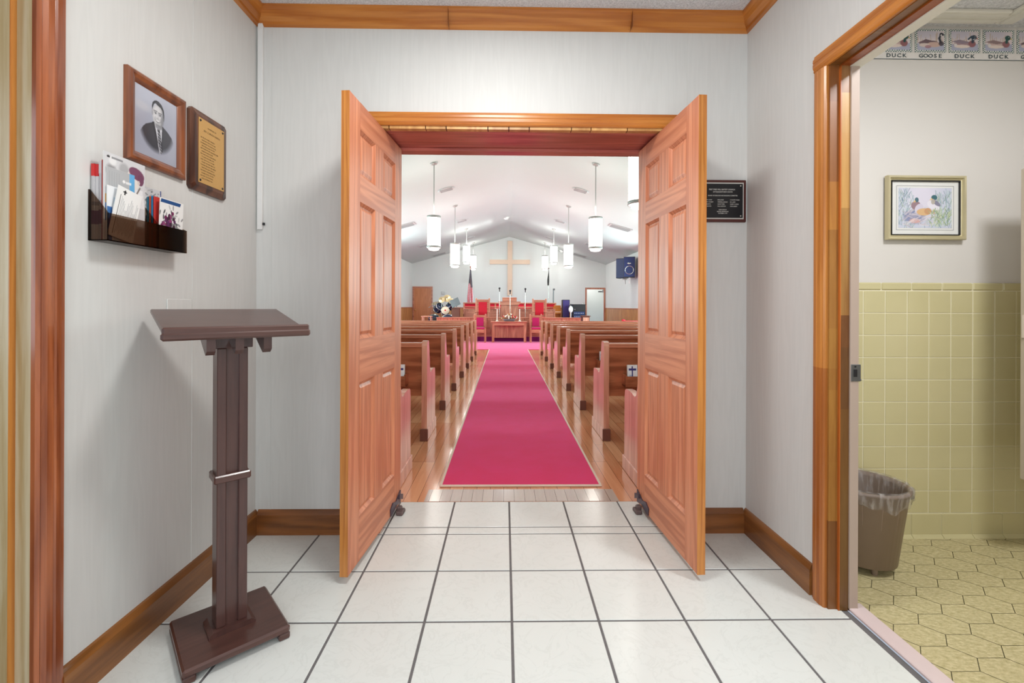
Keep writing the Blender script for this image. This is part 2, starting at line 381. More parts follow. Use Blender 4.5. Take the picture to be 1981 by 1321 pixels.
# ------------------------------------------------------------------ painting on a fine grid (prints, photographs)
class Canvas:
    def __init__(s, nx, ny, bg, asp):
        s.nx, s.ny = nx, ny; s.asp = asp
        u = np.linspace(0, asp, nx); v = np.linspace(0, 1, ny); s.U, s.V = np.meshgrid(u, v)
        s.a = np.zeros((ny, nx, 3)) + np.array(bg, float)
    def blend(s, m, col):
        m = np.clip(m, 0, 1)[..., None]; s.a = s.a * (1 - m) + np.array(col, float) * m
    def ell(s, cx, cy, rx, ry, col, rot=0, soft=.08, al=1):
        c, q = math.cos(R(rot)), math.sin(R(rot)); x = (s.U - cx) * c + (s.V - cy) * q; y = -(s.U - cx) * q + (s.V - cy) * c
        d = np.sqrt((x / rx) ** 2 + (y / ry) ** 2); s.blend(al * np.clip((1 - d) / soft + .5, 0, 1), col)
    def poly(s, pts, col, al=1):
        m = np.zeros(s.U.shape, bool); n = len(pts)
        for i in range(n):
            (x0, y0), (x1, y1) = pts[i], pts[(i + 1) % n]
            if y0 == y1: continue
            cr = ((s.V >= min(y0, y1)) & (s.V < max(y0, y1))) & (s.U < (x1 - x0) * (s.V - y0) / (y1 - y0) + x0); m ^= cr
        s.blend(al * m.astype(float), col)
    def line(s, x0, y0, x1, y1, w_, col, al=1):
        dx, dy = x1 - x0, y1 - y0; L = dx * dx + dy * dy + 1e-9; t_ = np.clip(((s.U - x0) * dx + (s.V - y0) * dy) / L, 0, 1)
        d = np.hypot(s.U - x0 - t_ * dx, s.V - y0 - t_ * dy); s.blend(al * np.clip((w_ - d) / w_ * 1.5 + .2, 0, 1) * (d < w_ * 1.1), col)
    def rect(s, x0, x1, y0, y1, col, al=1):
        s.blend(al * ((s.U >= x0) & (s.U <= x1) & (s.V >= y0) & (s.V <= y1)).astype(float), col)
    def sheet(s, name, o, uvec, vvec, parent=None, mat='paint', bend=None):
        """uvec, vvec: full width and full height vectors in metres"""
        o, uvec, vvec = Vector(o), Vector(uvec), Vector(vvec); nx, ny = s.nx, s.ny
        V = np.zeros((ny * nx, 3)); uu = (s.U / s.asp).ravel(); vv = s.V.ravel()
        for k in range(3): V[:, k] = o[k] + uu * uvec[k] + vv * vvec[k]
        if bend is not None:
            n = uvec.cross(vvec).normalized(); b = bend(uu, vv)
            for k in range(3): V[:, k] += n[k] * b
        me = bpy.data.meshes.new(name)
        fs = [(j * nx + i, j * nx + i + 1, (j + 1) * nx + i + 1, (j + 1) * nx + i) for j in range(ny - 1) for i in range(nx - 1)]
        me.from_pydata(V.tolist(), [], fs); ca = me.color_attributes.new('Col', 'FLOAT_COLOR', 'POINT')
        c = np.clip(s.a, 0, 255) / 255; c = np.where(c <= .04045, c / 12.92, ((c + .055) / 1.055) ** 2.4)
        col = np.ones((ny * nx, 4)); col[:, :3] = c.reshape(-1, 3); ca.data.foreach_set('color', col.ravel().tolist())
        me.materials.append(M[mat]); ob = bpy.data.objects.new(name, me); C.objects.link(ob)
        if parent: ob.parent = parent
        return ob

# ================================================================== SETTING: vestibule
XL, XR, YB, ZC = -1.225, 1.215, 2.265, 2.585
YS = 2.63                 # sanctuary side of the thick wall
OL, OR_, OH = -.620, .800, 2.02    # opening in the back wall
# floor tiles: laid as separate slabs in one surface, a sunken grout bed below
T = .3127; x0t = .031; g = .0045
rows = [1.943 - T * k for k in range(0, 11)][::-1] + [1.943 + T, 1.943 + .3834, 2.628]
rows[-3:] = [1.943 + T, 1.943 + .3834, 2.630]
cols = [x0t + T * k for k in range(-6, 6)]
fl = MB()
for a, b in zip(rows[:-1], rows[1:]):
    for c, d in zip(cols[:-1], cols[1:]):
        xa, xb = max(c + g, XL), min(d - g, XR + .045)
        ya, yb = a + g, b - g
        if b > YB + .01:      # inside the doorway only past the wall plane
            if a > YB + .01 or True:
                xa2, xb2 = max(c + g, OL), min(d - g, OR_)
        if xb <= xa: continue
        if a >= 2.25:
            xa, xb = max(c + g, OL), min(d - g, OR_)
            if xb <= xa: continue
        elif b > YB: yb = min(yb, YB) if (d < OL or c > OR_) else yb
        fl.box(xa, xb, ya, yb, -.004, 0, bev=.0015)
struct('floor', fl, 'tile')
gb = MB(); gb.box(XL, XR + .07, -1.2, YB, -.03, -.0025); gb.box(OL, OR_, YB, 2.63, -.03, -.0025)
struct('floor_grout', gb, 'grout')
# walls (left wall with doorway y -0.9..1.197, right wall with washroom doorway y .88..1.69)
wl = MB(); wl.box(XL - .11, XL, 1.21, YB, 0, ZC); wl.box(XL - .11, XL, -1.0, 1.21, 2.07, ZC); wl.box(XL - .11, XL, -1.0, .30, 0, 2.07)
wl.box(XL - .001, XL + .0012, 1.8045, 1.806, 0, ZC)
struct('wall_left', wl, 'wall')
wr = MB(); wr.box(XR, XR + .11, 1.70, YB, 0, ZC); wr.box(XR, XR + .11, .85, 1.70, 2.06, ZC); wr.box(XR, XR + .11, -1.0, .85, 0, ZC)
struct('wall_right', wr, 'wall')
wb = MB(); wb.box(XL - .11, OL, YB, YS, 0, ZC); wb.box(OR_, XR + .11, YB, YS, 0, ZC); wb.box(OL, OR_, YB, YS, OH + .005, ZC)
for xs in (-1.152, .909): wb.box(xs, xs + .0015, YB - .0012, YB, 0, ZC)
struct('wall_back', wb, 'wall')
wf = MB(); wf.box(XL - .11, -.95, -1.1, -1.0, 0, ZC); wf.box(.95, XR + .11, -1.1, -1.0, 0, ZC); wf.box(-.95, .95, -1.1, -1.0, 2.45, ZC)
struct('wall_front', wf, 'wall')
ce = MB(); ce.box(XL - .11, XR + .11, -1.1, YB, ZC, ZC + .05)
struct('ceiling', ce, 'popcorn')
# crown moulding (stepped profile)
def crown_prof(s): return [(0, ZC), (.052 * s, ZC), (.052 * s, ZC - .012), (.040 * s, ZC - .022), (.034 * s, ZC - .05), (.016 * s, ZC - .066), (.014 * s, ZC - .078), (0, ZC - .085)]
m = MB(); m.prism([(YB + p[0], p[1]) for p in crown_prof(-1)], XL, XR, 'X')
for a in (-.28, .62): m.box(a, a + .001, YB - .053, YB, ZC - .085, ZC, col=(.4, .3, .25))
struct('trim_1', m, 'trim')
m = MB(); m.prism([(XL + p[0], p[1]) for p in crown_prof(1)], -1.0, YB, 'Y'); struct('trim_2', m, 'trimy')
m = MB(); m.prism([(XR + p[0], p[1]) for p in crown_prof(-1)], -1.0, YB, 'Y'); struct('trim_3', m, 'trimy')
# baseboards
def bprof(s): return [(0, 0), (.015 * s, 0), (.015 * s, .098), (.010 * s, .110), (.006 * s, .118), (0, .122)]
m = MB(); m.prism([(XL + p[0], p[1]) for p in bprof(1)], 1.275, YB, 'Y'); struct('baseboard_left', m, 'basey')
m = MB(); m.prism([(XR + p[0], p[1]) for p in bprof(-1)], 1.765, YB, 'Y'); struct('baseboard_right', m, 'basey')
m = MB(); m.prism([(YB + p[0], p[1]) for p in bprof(-1)], XL + .015, OL - .075, 'X'); m.prism([(YB + p[0], p[1]) for p in bprof(-1)], OR_ + .075, XR - .015, 'X'); struct('baseboard_back', m, 'basex')

# --- fluted casing helper: profile across width w, depth d
def cas(w_, d): return [(0, 0), (0, d * .55), (w_ * .10, d * .85), (w_ * .16, d * .72), (w_ * .30, d), (w_ * .52, d), (w_ * .56, d * .88), (w_ * .62, d), (w_ * .80, d * .95), (w_ * .86, d * .7), (w_, d * .6), (w_, 0)]
# double doorway casing on the back wall
df = sroot('door_frame_sanctuary')
m = MB(); m.prism([(YB - q, OH + p) for p, q in cas(.066, .018)], OL - .066, OR_ + .066, 'X'); m.build('head_casing', 'trim', df)
for x, s in ((OL, -1), (OR_, 1)):
    m = MB(); m.prism([(x + s * p, YB - q) for p, q in cas(.066, .018)], 0, OH, 'Z'); m.build('side_casing', 'trimz', df)
m = MB(); xs = [-.60, -.575, -.495, -.44, -.36, -.22, -.12, .02, .135, .23, .36, .48, .60, .795]
xs = [OL, -.575, -.395, -.293, -.086, .018, .120, .33, .428, .61, OR_]
for i, (a, b) in enumerate(zip(xs[:-1], xs[1:])):
    k = (.85, 1.0, .92, 1.05, .88)[i % 5]; m.box(a + .0025, b - .0025, YB - .004, YB + .028, OH - .014, OH + .004, col=(k * 1.15, k * 1.12, k * 1.0))
m.build('jointed_strip', 'piece', df)
m = MB(); m.box(OL, OR_, YB + .03, YS, OH - .004, OH + .005); m.box(OL, OR_, YB + .03, YB + .07, OH - .013, OH - .004); m.box(OL + .02, OR_ - .02, 2.556, YS, OH - .022, OH - .004, bev=.003); m.build('head_jamb', 'soffit', df)
for x, s in ((OL, 1), (OR_, -1)):
    m = MB(); m.box(x, x + s * .006, YB, YS, 0, OH); m.box(x, x + s * .02, 2.556, YS, 0, OH - .02, bev=.002); m.build('side_jamb', 'door', df)

# --- double doors
def door_leaf(name, hx, hy, ang, side, label):
    """local x runs from hinge to leading edge, local y through the leaf, z up. visible face is +y*side"""
    W, Zb, Zt, th = .70, .030, 2.0, .034
    r = sroot(name, (hx, hy, 0)); r.rotation_euler = (0, 0, ang)
    if label: r['label'] = label
    ya, yb = (0, th)
    stiles = [(0, .112), (.294, .406), (.588, W)]; st = MB()
    zs = [(.225, .80), (.985, 1.575), (1.69, 1.885)]
    for a, b in (stiles[0], stiles[2]): st.box(a, b, ya, yb, Zb, Zt, bev=.0012)
    for z0, z1 in zs: st.box(.294, .406, ya + .0002, yb - .0002, z0, z1)
    st.build('stile', 'door', r)
    rl = MB()
    for z0, z1 in ((Zb, .225), (.80, .985), (1.575, 1.69), (1.885, Zt)): rl.box(.112, .588, ya + .0001, yb - .0001, z0, z1)
    rl.build('rail', 'doorx', r)
    e = MB(); e.box(W, W + .0015, ya, yb, Zb, Zt); e.build('lock_edge', 'dooredge', r)
    for z0, z1 in zs:
        for a, b in ((.112, .294), (.406, .588)):
            p = MB()
            for yf, s in ((ya, 1), (yb, -1)):
                rings = []
                for ins, d in ((0, 0), (.003, .003), (.011, .010), (.013, .013), (.017, .013), (.030, .0075), (.032, .0070)):
                    rings.append([(a + ins, yf + s * d, z0 + ins), (b - ins, yf + s * d, z0 + ins), (b - ins, yf + s * d, z1 - ins), (a + ins, yf + s * d, z1 - ins)])
                vs = [q for rg in rings for q in rg]; n = len(rings)
                fs = [(4 * i + j, 4 * i + (j + 1) % 4, 4 * i + 4 + (j + 1) % 4, 4 * i + 4 + j) for i in range(n - 1) for j in range(4)] + [tuple(range(4 * n - 4, 4 * n))]
                p.add(vs, fs)
            p.build('panel', 'door', r)
    # kick-down holder near the hinge
    yv = yb if side > 0 else ya; s = side
    h = MB(); h.prism([(.01, .035), (.08, .05), (.15, .032), (.175, .032), (.18, .07), (.14, .088), (.09, .075), (.01, .105)], yv, yv + s * .006, 'Y')
    h.prism([(.0, .08), (.06, .10), (.06, .075), (.0, .05)], yv + s * .006, yv + s * .016, 'Y')
    hd = h.build('door_holder', 'darkmetal', r)
    h = MB(); h.box(.05, .08, yv + s * .002, yv + s * .03, .01, .04, bev=.006); h.box(.04, .10, yv + s * .006, yv + s * .042, .0, .022, bev=.005); h.build('rubber_foot', 'rubber', hd)
    for z in (.2, 1.0, 1.8):
        h = MB(); h.cyl((-.003, (ya if side > 0 else yb), z), (-.003, (ya if side > 0 else yb), z + .09), .006, n=10); h.build('hinge', 'chrome', r)
    return r
# left leaf: from hinge (-.614,2.553) toward camera; its visible face looks to +x
aL = math.atan2(1.857 - 2.550, -.665 + .613)
door_leaf('door_1', -.611, 2.552, aL, 1, 'left leaf of the open double doors, six-panel pine, swung towards the viewer')
aR = math.atan2(1.868 - 2.552, .793 - .752)
door_leaf('door_2', .752, 2.552, aR, -1, 'right leaf of the open double doors, six-panel pine, swung towards the viewer')

# --- left doorway (only its far jamb and casing show)
dl = sroot('door_frame_left')
m = MB(); m.prism([(XL + q, 1.197 + p) for p, q in cas(.078, .02)], 0, 2.07, 'Z'); m.build('side_casing', 'cherry', dl)
m = MB(); m.prism([(XL + q, 2.07 + p) for p, q in cas(.078, .02)], .24, 1.275, 'Y'); m.build('head_casing', 'cherry', dl)
m = MB(); m.box(XL - .13, XL, 1.197, 1.215, 0, 2.07); m.box(XL - .0405, XL - .13, 1.182, 1.197, 0, 2.06, bev=.001); m.build('side_jamb', 'ashjamb', dl)
m = MB(); m.box(XL - .038, XL - .0405, 1.1815, 1.197, 0, 2.06); m.build('stop_edge', 'trimz', dl)
m = MB(); m.box(XL - .13, XL, .30, 1.197, 2.05, 2.07); m.build('head_jamb', 'trimy', dl)
m = MB(); m.box(-2.6, XL - .11, -1.0, 2.0, -.03, 0); struct('floor_side_room', m, 'floorout')
m = MB(); m.box(-2.7, -2.6, -1.0, 2.0, 0, ZC); m.box(-2.7, XL - .11, 2.0, 2.1, 0, ZC); struct('wall_side_room', m, 'sidewall')
m = MB(); m.box(-2.7, XL - .11, -1.0, 2.1, ZC, ZC + .05); struct('ceiling_side_room', m, 'ceil')

# --- washroom doorway
dr = sroot('door_frame_washroom')
m = MB(); m.prism([(XR - q, 1.69 + p) for p, q in cas(.066, .016)], .90, 2.038, 'Z', col=(1, 1, 1)); m.prism([(XR - q, 1.69 + p) for p, q in cas(.066, .016)], 0, .90, 'Z', col=(.74, .62, .55)); m.build('side_casing', 'trimz', dr)
m = MB(); m.prism([(XR - q, 2.038 + p) for p, q in cas(.066, .016)], .77, 1.756, 'Y'); m.build('head_casing', 'trimy', dr)
j = MB(); zz = [0, .33, .55, .82, .9, 1.05, 1.42, 1.60, 1.9, 2.04]; pal = [(.34, .22, .13), (.62, .48, .22), (.6, .45, .2), (.55, .4, .18), (.6, .46, .22), (.55, .4, .2), (.75, .55, .25), (.52, .36, .25), (.45, .3, .22)]
for a, b, c in zip(zz[:-1], zz[1:], pal): j.box(XR, XR + .036, 1.682, 1.70, a, b, col=c)
zz = [0, .45, .75, .98, 1.1, 1.5, 1.78, 1.93, 2.032]; pal = [(.3, .25, .17), (.32, .25, .15), (.25, .18, .12), (.3, .2, .13), (.6, .52, .35), (.8, .72, .5), (.8, .75, .55), (.5, .4, .35)]
for a, b, c in zip(zz[:-1], zz[1:], pal): j.box(XR + .036, XR + .070, 1.674, 1.70, a, b, col=c)
j.box(XR + .033, XR + .037, 1.673, 1.70, 0, 2.03, col=(.80, .36, .12))
j.build('side_jamb', 'piece', dr)
m = MB(); m.box(XR + .070, XR + .102, 1.668, 1.70, 0, 2.027, bev=.001); m.build('painted_jamb', 'pinkbeige', dr)
m = MB(); m.box(XR, XR + .036, .85, 1.70, 2.036, 2.06, col=(.35, .38, .5)); m.box(XR + .036, XR + .070, .85, 1.70, 2.030, 2.06, col=(.55, .35, .25)); m.build('head_jamb', 'trim', dr)
m = MB(); m.box(XR + .070, XR + .112, .85, 1.70, 2.026, 2.06); m.build('painted_head', 'cream', dr)
m = MB(); m.box(XR + .072, XR + .108, 1.6655, 1.6685, .855, .918, bev=.001); m.cyl((XR + .102, 1.668, .86), (XR + .110, 1.668, .86), .003); sp = m.build('strike_plate', 'steel', dr)
m = MB(); m.box(XR + .080, XR + .094, 1.664, 1.6656, .872, .90, bev=.003); m.cyl((XR + .087, 1.6640, .910), (XR + .087, 1.666, .910), .003); m.build('strike_hole', 'black', sp)
m = MB(); m.box(XR + .07, XR + .135, .85, 1.70, 0, .012, bev=.003); tag(m.build('marble_sill', 'marble'), kind='structure')

# ================================================================== washroom
BY, BX, BZ = 2.205, 2.862, 2.52
wm = MB(); wm.box(XR + .11, BX, BY + .008, BY + .06, 0, BZ); struct('wall_washroom_back', wm, 'bathwall')
wm = MB(); wm.box(BX, BX + .1, -1.0, BY + .06, 0, BZ); struct('wall_washroom_right', wm, 'bathwall')
wm = MB(); wm.box(XR + .11, XR + .118, 1.72, BY, 0, BZ); wm.box(XR + .11, BX, -1.1, -1.0, 0, BZ); struct('wall_washroom_left', wm, 'bathwall')
wm = MB(); wm.box(XR + .11, BX, -1.0, BY + .06, BZ, BZ + .05); struct('ceiling_washroom', wm, 'popcorn')
# wall tiles
tw = MB(); x = 1.328; gx0 = 1.763 + .0; P = .1093
for k in range(-5, 12):
    xa, xb = gx0 + P * k + .0022, gx0 + P * (k + 1) - .0022
    xa, xb = max(xa, 1.328), min(xb, BX)
    if xb <= xa: continue
    for r in range(10):
        zb = 1.212 - P * (r + 1) + .002; tw.box(xa, xb, BY, BY + .007, zb, zb + P - .004, bev=.0012)
for k in range(-5, 12):
    xa, xb = max(1.70 + .152 * k + .001, 1.328), min(1.70 + .152 * (k + 1) - .001, BX)
    if xb > xa:
        tw.box(xa, xb, BY - .003, BY + .007, 1.215, 1.252, bev=.006); tw.box(xa, xb, BY - .002, BY + .007, .0, .116, bev=.003); tw.prism([(BY - .001, .0), (BY - .016, .0), (BY - .001, .016)], xa, xb, 'X')
struct('trim_washroom_tile', tw, 'gtile')
tg = MB(); tg.box(1.328, BX, BY + .002, BY + .008, 0, 1.25); struct('trim_washroom_grout', tg, 'ggrout')
# vinyl floor of stretched hexagons
vf = MB(); a_, b_ = .145, .075
ux, uy = Vector((.80, -.60, 0)), Vector((.50, .87, 0))
def hexa(cx, cy):
    q = [(-.62, .0), (-.30, .5), (.42, .5), (.62, .0), (.30, -.5), (-.42, -.5)]
    return [(cx + px * .20, cy + py * .125, 0.0) for px, py in q]
vb = MB(); vb.box(XR + .11, BX, -1.0, BY, -.03, -.0012); struct('floor_washroom_bed', vb, 'vgrout')
hx_w, hx_h = .176, .105
for i in range(-14, 24):
    for jn in range(-12, 34):
        # lattice sheared so the joints run diagonally like the sheet
        cx = 1.30 + i * hx_w * .78; cy = -.5 + jn * hx_h + (i * hx_h * .5)
        pts = [(-.52, 0), (-.26, .5), (.26, .5), (.52, 0), (.26, -.5), (-.26, -.5)]
        ins = .982
        P_ = [(cx + px * hx_w * ins, cy + py * hx_h * ins) for px, py in pts]
        P_ = [(min(max(px, XR + .112), BX), min(max(py, -1.0), BY)) for px, py in P_]
        ar = abs(sum(P_[k][0] * P_[(k + 1) % 6][1] - P_[(k + 1) % 6][0] * P_[k][1] for k in range(6))) / 2
        if ar < 1e-4: continue
        vf.add([(px, py, 0) for px, py in P_], [(0, 1, 2, 3, 4, 5)])
struct('floor_washroom', vf, 'vinyl')
# ceiling hatch trim
m = MB()
m.box(1.45, 2.36, 2.075, 2.165, BZ - .018, BZ, bev=.004); m.box(1.45, 2.355, 2.09, 2.10, BZ - .026, BZ - .018); m.box(1.45, 2.355, 2.125, 2.135, BZ - .026, BZ - .018)
m.box(2.365, 2.455, 1.3, 2.165, BZ - .018, BZ, bev=.004); m.box(2.38, 2.39, 1.3, 2.15, BZ - .026, BZ - .018)
struct('trim_washroom_hatch', m, 'cream')

# duck wallpaper border
def bird(cv, kind):
    A = cv.asp
    cv.a[:] = (228, 216, 220); cv.rect(0, A, 0, .38, (176, 178, 200)); cv.ell(A * .3, .8, .5, .25, (196, 194, 214), soft=.8, al=.6)
    rng = random.Random(kind)
    for k in range(16):
        xx = rng.uniform(.05, A - .05); cv.line(xx, .36, xx + rng.uniform(-.06, .06), rng.uniform(.5, .85), .011, (186, 160, 126), .7)
    if kind == 'goose':
        cv.ell(.52, .40, .36, .10, (150, 126, 130), 4); cv.poly([(.10, .40), (.42, .56), (.80, .46), (.55, .36)], (122, 100, 108)); cv.ell(.72, .33, .26, .11, (206, 176, 166)); cv.ell(.36, .31, .2, .08, (222, 206, 200)); cv.ell(.50, .24, .12, .07, (160, 110, 120), al=.7)
        cv.line(.98, .42, .93, .60, .055, (40, 46, 58)); cv.line(.93, .60, .98, .76, .045, (40, 46, 58)); cv.ell(1.01, .77, .08, .065, (40, 46, 58)); cv.ell(1.0, .73, .03, .04, (230, 226, 226)); cv.poly([(1.07, .79), (1.17, .71), (1.07, .73)], (50, 54, 62)); cv.ell(1.0, .38, .10, .10, (70, 60, 70), al=.8)
    else:
        m_ = kind == 'mallard'
        cv.ell(.55, .34, .38, .13, (206, 180, 176) if m_ else (170, 142, 150), 0); cv.poly([(.08, .46), (.40, .56), (.86, .44), (.52, .38)], (150, 126, 128) if m_ else (150, 134, 148))
        cv.ell(.88, .38, .14, .14, (150, 100, 106)); cv.ell(.50, .27, .30, .07, (232, 216, 208)); cv.poly([(.06, .45), (.02, .38), (.22, .34)], (210, 204, 206)); cv.ell(.25, .33, .06, .06, (226, 220, 220))
        hd = (44, 84, 82) if m_ else (52, 70, 88)
        cv.line(.90, .46, .92, .60, .06, hd); cv.ell(.95, .65, .11, .10, hd); cv.poly([(1.05, .66), (1.18, .57), (1.04, .58)], (196, 176, 110) if m_ else (180, 120, 110)); cv.ell(.99, .68, .015, .015, (236, 230, 220))
        if not m_: cv.line(.86, .70, .74, .58, .035, (44, 66, 84)); cv.line(.92, .56, 1.0, .60, .014, (240, 240, 240))
    return cv
bd = MB(); bd.box(1.34, BX - .001, BY + .005, BY + .008, 2.352, 2.508)
bord = bd.build('wallpaper_border', plain('border paper', (226, 222, 218), .7)); tag(bord, 'wallpaper border of ducks and a goose in checked squares below the washroom ceiling', 'wallpaper border')
m = MB(); m.box(1.34, BX - .001, BY + .0042, BY + .005, 2.352, 2.3555); m.build('dark_line', 'inkg', bord)
kinds_b = ['mallard', 'goose', 'wood', 'mallard', 'goose', 'wood']
# squares: px 1720-1978 -> spacing 67px = .168 m
SQ = .1495
for i, k in enumerate(kinds_b):
    cx = 1.925 + (i - 0) * .1705 + .0
    cv = Canvas(72, 60, (0, 0, 0), 1.2); bird(cv, k)
    # checker frame
    fr_ = (cv.U < .10) | (cv.U > 1.10) | (cv.V < .085) | (cv.V > .915)
    n = 22; ch = ((np.floor(cv.U / 1.2 * 26) + np.floor(cv.V * n)) % 2) == 0
    cv.a[fr_ & ch] = (70, 104, 112); cv.a[fr_ & ~ch] = (238, 236, 228)
    hw = .079
    ob = cv.sheet('border_picture', (cx - hw, BY + .0030, 2.388), (2 * hw, 0, 0), (0, 0, .116), bord)
for i, txt in enumerate(['DUCK', 'GOOSE', 'DUCK', 'DUCK', 'GOOSE']):
    for q, ch_ in enumerate(txt):
        lt = MB(); lt.text(ch_, (1.925 + i * .1705 + (q - (len(txt) - 1) / 2) * (.0265 if len(txt) == 4 else .024), BY + .0028, 2.3625), (1.2, 0, 0), (0, 0, 1), .026, bold=.0005); lt.build('border_letter', 'inkg', bord)

# framed duck print on washroom wall
fx0, fx1, fz0, fz1 = 1.866, 2.256, 1.462, 1.775
fp = thing('framed_duck_print', 'small framed print of two ducks in reeds, gold frame, on the washroom wall', 'picture', (fx0, BY, fz0))
Wf, Hf = fx1 - fx0, fz1 - fz0
def picframe(mb, W, H, w_, d, prof=None):
    prof = prof or [(0, 0), (0, d * .8), (w_ * .12, d), (w_ * .45, d * .95), (w_ * .6, d * .55), (w_ * .75, d * .62), (w_, d * .35), (w_, 0)]
    n = len(prof); P = []
    for p, q in prof: P.append([(p, -q, p), (W - p, -q, p), (W - p, -q, H - p), (p, -q, H - p)])
    vs = [v for r_ in P for v in r_]; fs = []
    for i in range(n):
        i2 = (i + 1) % n
        for k in range(4): fs.append((4 * i + k, 4 * i + (k + 1) % 4, 4 * i2 + (k + 1) % 4, 4 * i2 + k))
    return mb.add(vs, fs)
m = MB(); picframe(m, Wf, Hf, .025, .022); m.build('frame', 'gold', fp)
m = MB(); m.box(.024, Wf - .024, -.0065, -.001, .024, Hf - .024); m.build('mat_board', plain('mat board', (222, 222, 218), .6), fp)
m = MB()
for s_ in ((.024, .0265, .024, Hf - .024), (Wf - .0285, Wf - .024, .024, Hf - .024), (.024, Wf - .024, .024, .0265), (.024, Wf - .024, Hf - .028, Hf - .024)): m.box(s_[0], s_[1], -.0142, -.006, s_[2], s_[3])
m.build('inner_liner', 'black', fp)
cv = Canvas(150, 112, (196, 200, 216), 1.34); rng = random.Random(3)
cv.ell(.6, .75, .45, .4, (214, 210, 224), soft=.9)
for k in range(330):
    side = rng.random(); xx = rng.uniform(0, .42) if side < .4 else (rng.uniform(.9, 1.34) if side < .85 else rng.uniform(.3, 1)); yy = rng.uniform(.0, .85) if side < .85 else rng.uniform(0, .4)
    an = rng.uniform(.9, 2.2); L_ = rng.uniform(.06, .2); c = rng.choice([(120, 146, 158), (146, 170, 176), (174, 196, 196), (104, 128, 142), (196, 210, 206), (140, 160, 130)])
    cv.line(xx, yy, xx + L_ * math.cos(an), yy + L_ * math.sin(an), .008, c, .75)
cv.ell(.40, .28, .26, .17, (134, 140, 172), soft=.4); cv.ell(.42, .18, .14, .06, (206, 164, 160), soft=.4)
for k in range(46):
    x0, y0 = rng.uniform(.08, 1.0), rng.uniform(.05, .42); an = rng.uniform(-.7, 1.2); cv.line(x0, y0, x0 + .22 * math.cos(an), y0 + .16 * math.sin(an), .012, rng.choice([(222, 212, 214), (198, 188, 196), (176, 168, 182)]), .8)
cv.ell(.44, .56, .12, .11, (150, 124, 132)); cv.ell(.52, .48, .10, .13, (206, 200, 216), -30); cv.ell(.46, .70, .05, .06, (78, 110, 122)); cv.poly([(.41, .70), (.37, .63), (.44, .65)], (220, 186, 120))
cv.ell(.64, .40, .18, .09, (212, 174, 128)); cv.ell(.74, .42, .09, .08, (196, 150, 110))
cv.ell(.88, .56, .17, .10, (224, 220, 230), -30); cv.ell(.96, .62, .12, .05, (132, 130, 150), -35); cv.ell(.90, .76, .075, .065, (62, 104, 112)); cv.ell(.87, .66, .05, .07, (176, 168, 160)); cv.poly([(.84, .76), (.77, .69), (.85, .71)], (222, 190, 120)); cv.line(.88, .45, .90, .36, .012, (220, 170, 90))
for k in range(120):
    xx, yy = rng.uniform(.80, 1.3), rng.uniform(.02, .4); an = rng.uniform(.5, 2.4); cv.line(xx, yy, xx + .12 * math.cos(an), yy + .12 * math.sin(an), .007, rng.choice([(160, 180, 130), (196, 206, 170), (120, 140, 110)]), .8)
cv.sheet('print', (.062, -.0072, .058), (Wf - .124, 0, 0), (0, 0, Hf - .116), fp)
m = MB()
for a, b, c, d in ((.052, Wf - .052, .048, .0493), (.052, Wf - .052, Hf - .0493, Hf - .048), (.052, .0533, .048, Hf - .048), (Wf - .0533, Wf - .052, .048, Hf - .048)): m.box(a, b, -.0075, -.006, c, d)
m.build('mat_line', plain('mat line', (126, 128, 140), .6), fp)

# louvred shutter panel at the right edge
sh = thing('louvered_shutter', 'beige louvred shutter panel at the right edge of the washroom', 'shutter', (2.262, 1.93, .38))
m = MB(); m.box(0, .045, 0, .03, 0, 1.36, bev=.004); m.box(.5, .545, 0, .03, 0, 1.36, bev=.004); m.box(.045, .5, 0, .03, 1.26, 1.36); m.box(.045, .5, 0, .03, 0, .09); m.box(.045, .5, 0, .03, .70, .75)
m.build('panel_frame', 'beige', sh)
for z0, z1 in ((.09, .70), (.75, 1.26)):
    n = int((z1 - z0) / .042)
    m = MB()
    for k in range(n):
        zc = z0 + .021 + k * (z1 - z0) / n; m.prism([(.003, zc - .010), (.006, zc - .013), (.027, zc + .010), (.024, zc + .013)], .045, .5, 'X')
    m.build('louver_slats', 'beige', sh)
m = MB(); m.cyl((-.004, .015, .62), (-.004, .015, .72), .006); m.build('hinge', 'beige', sh)
m = MB(); m.box(.545, .60, .005, .025, .0, 1.36); m.build('mounting_strip', 'beige', sh)

# waste bin
bn = thing('waste_bin', 'brown plastic waste bin with a clear liner on the washroom floor', 'bin', (1.585, 1.985, 0))
m = MB(); n = 12; prof = [(.112, .03), (.122, .035), (.160, .345), (.168, .350), (.168, .362), (.155, .362), (.150, .345), (.112, .045), (.001, .045)]
m.lathe(prof, n=40, smooth=True); m.lathe([(.001, .03), (.112, .03)], n=40)
for k in range(14):
    a = 2 * math.pi * k / 14; m.cyl((.1185 * math.cos(a), .1185 * math.sin(a), .036), (.1585 * math.cos(a), .1585 * math.sin(a), .344), .0022, n=6)
m.build('bin_body', 'bin', bn)
for k in range(4):
    a = -1.75 + k * math.pi / 2; m = MB(); m.cyl((.088 * math.cos(a), .088 * math.sin(a), 0), (.088 * math.cos(a), .088 * math.sin(a), .033), .011, .013, n=12); m.build('foot', 'bin', bn)
m = MB(); ln = []; N = 72
def rr_(a, j): return .003 * math.sin(a * 11 + j) + .002 * math.sin(a * 23 + 2 * j)
prof = [(.1635, .300), (.168, .315), (.171, .335), (.1745, .355), (.171, .369), (.160, .371), (.150, .36), (.140, .30), (.128, .2), (.115, .08)]
vs = []
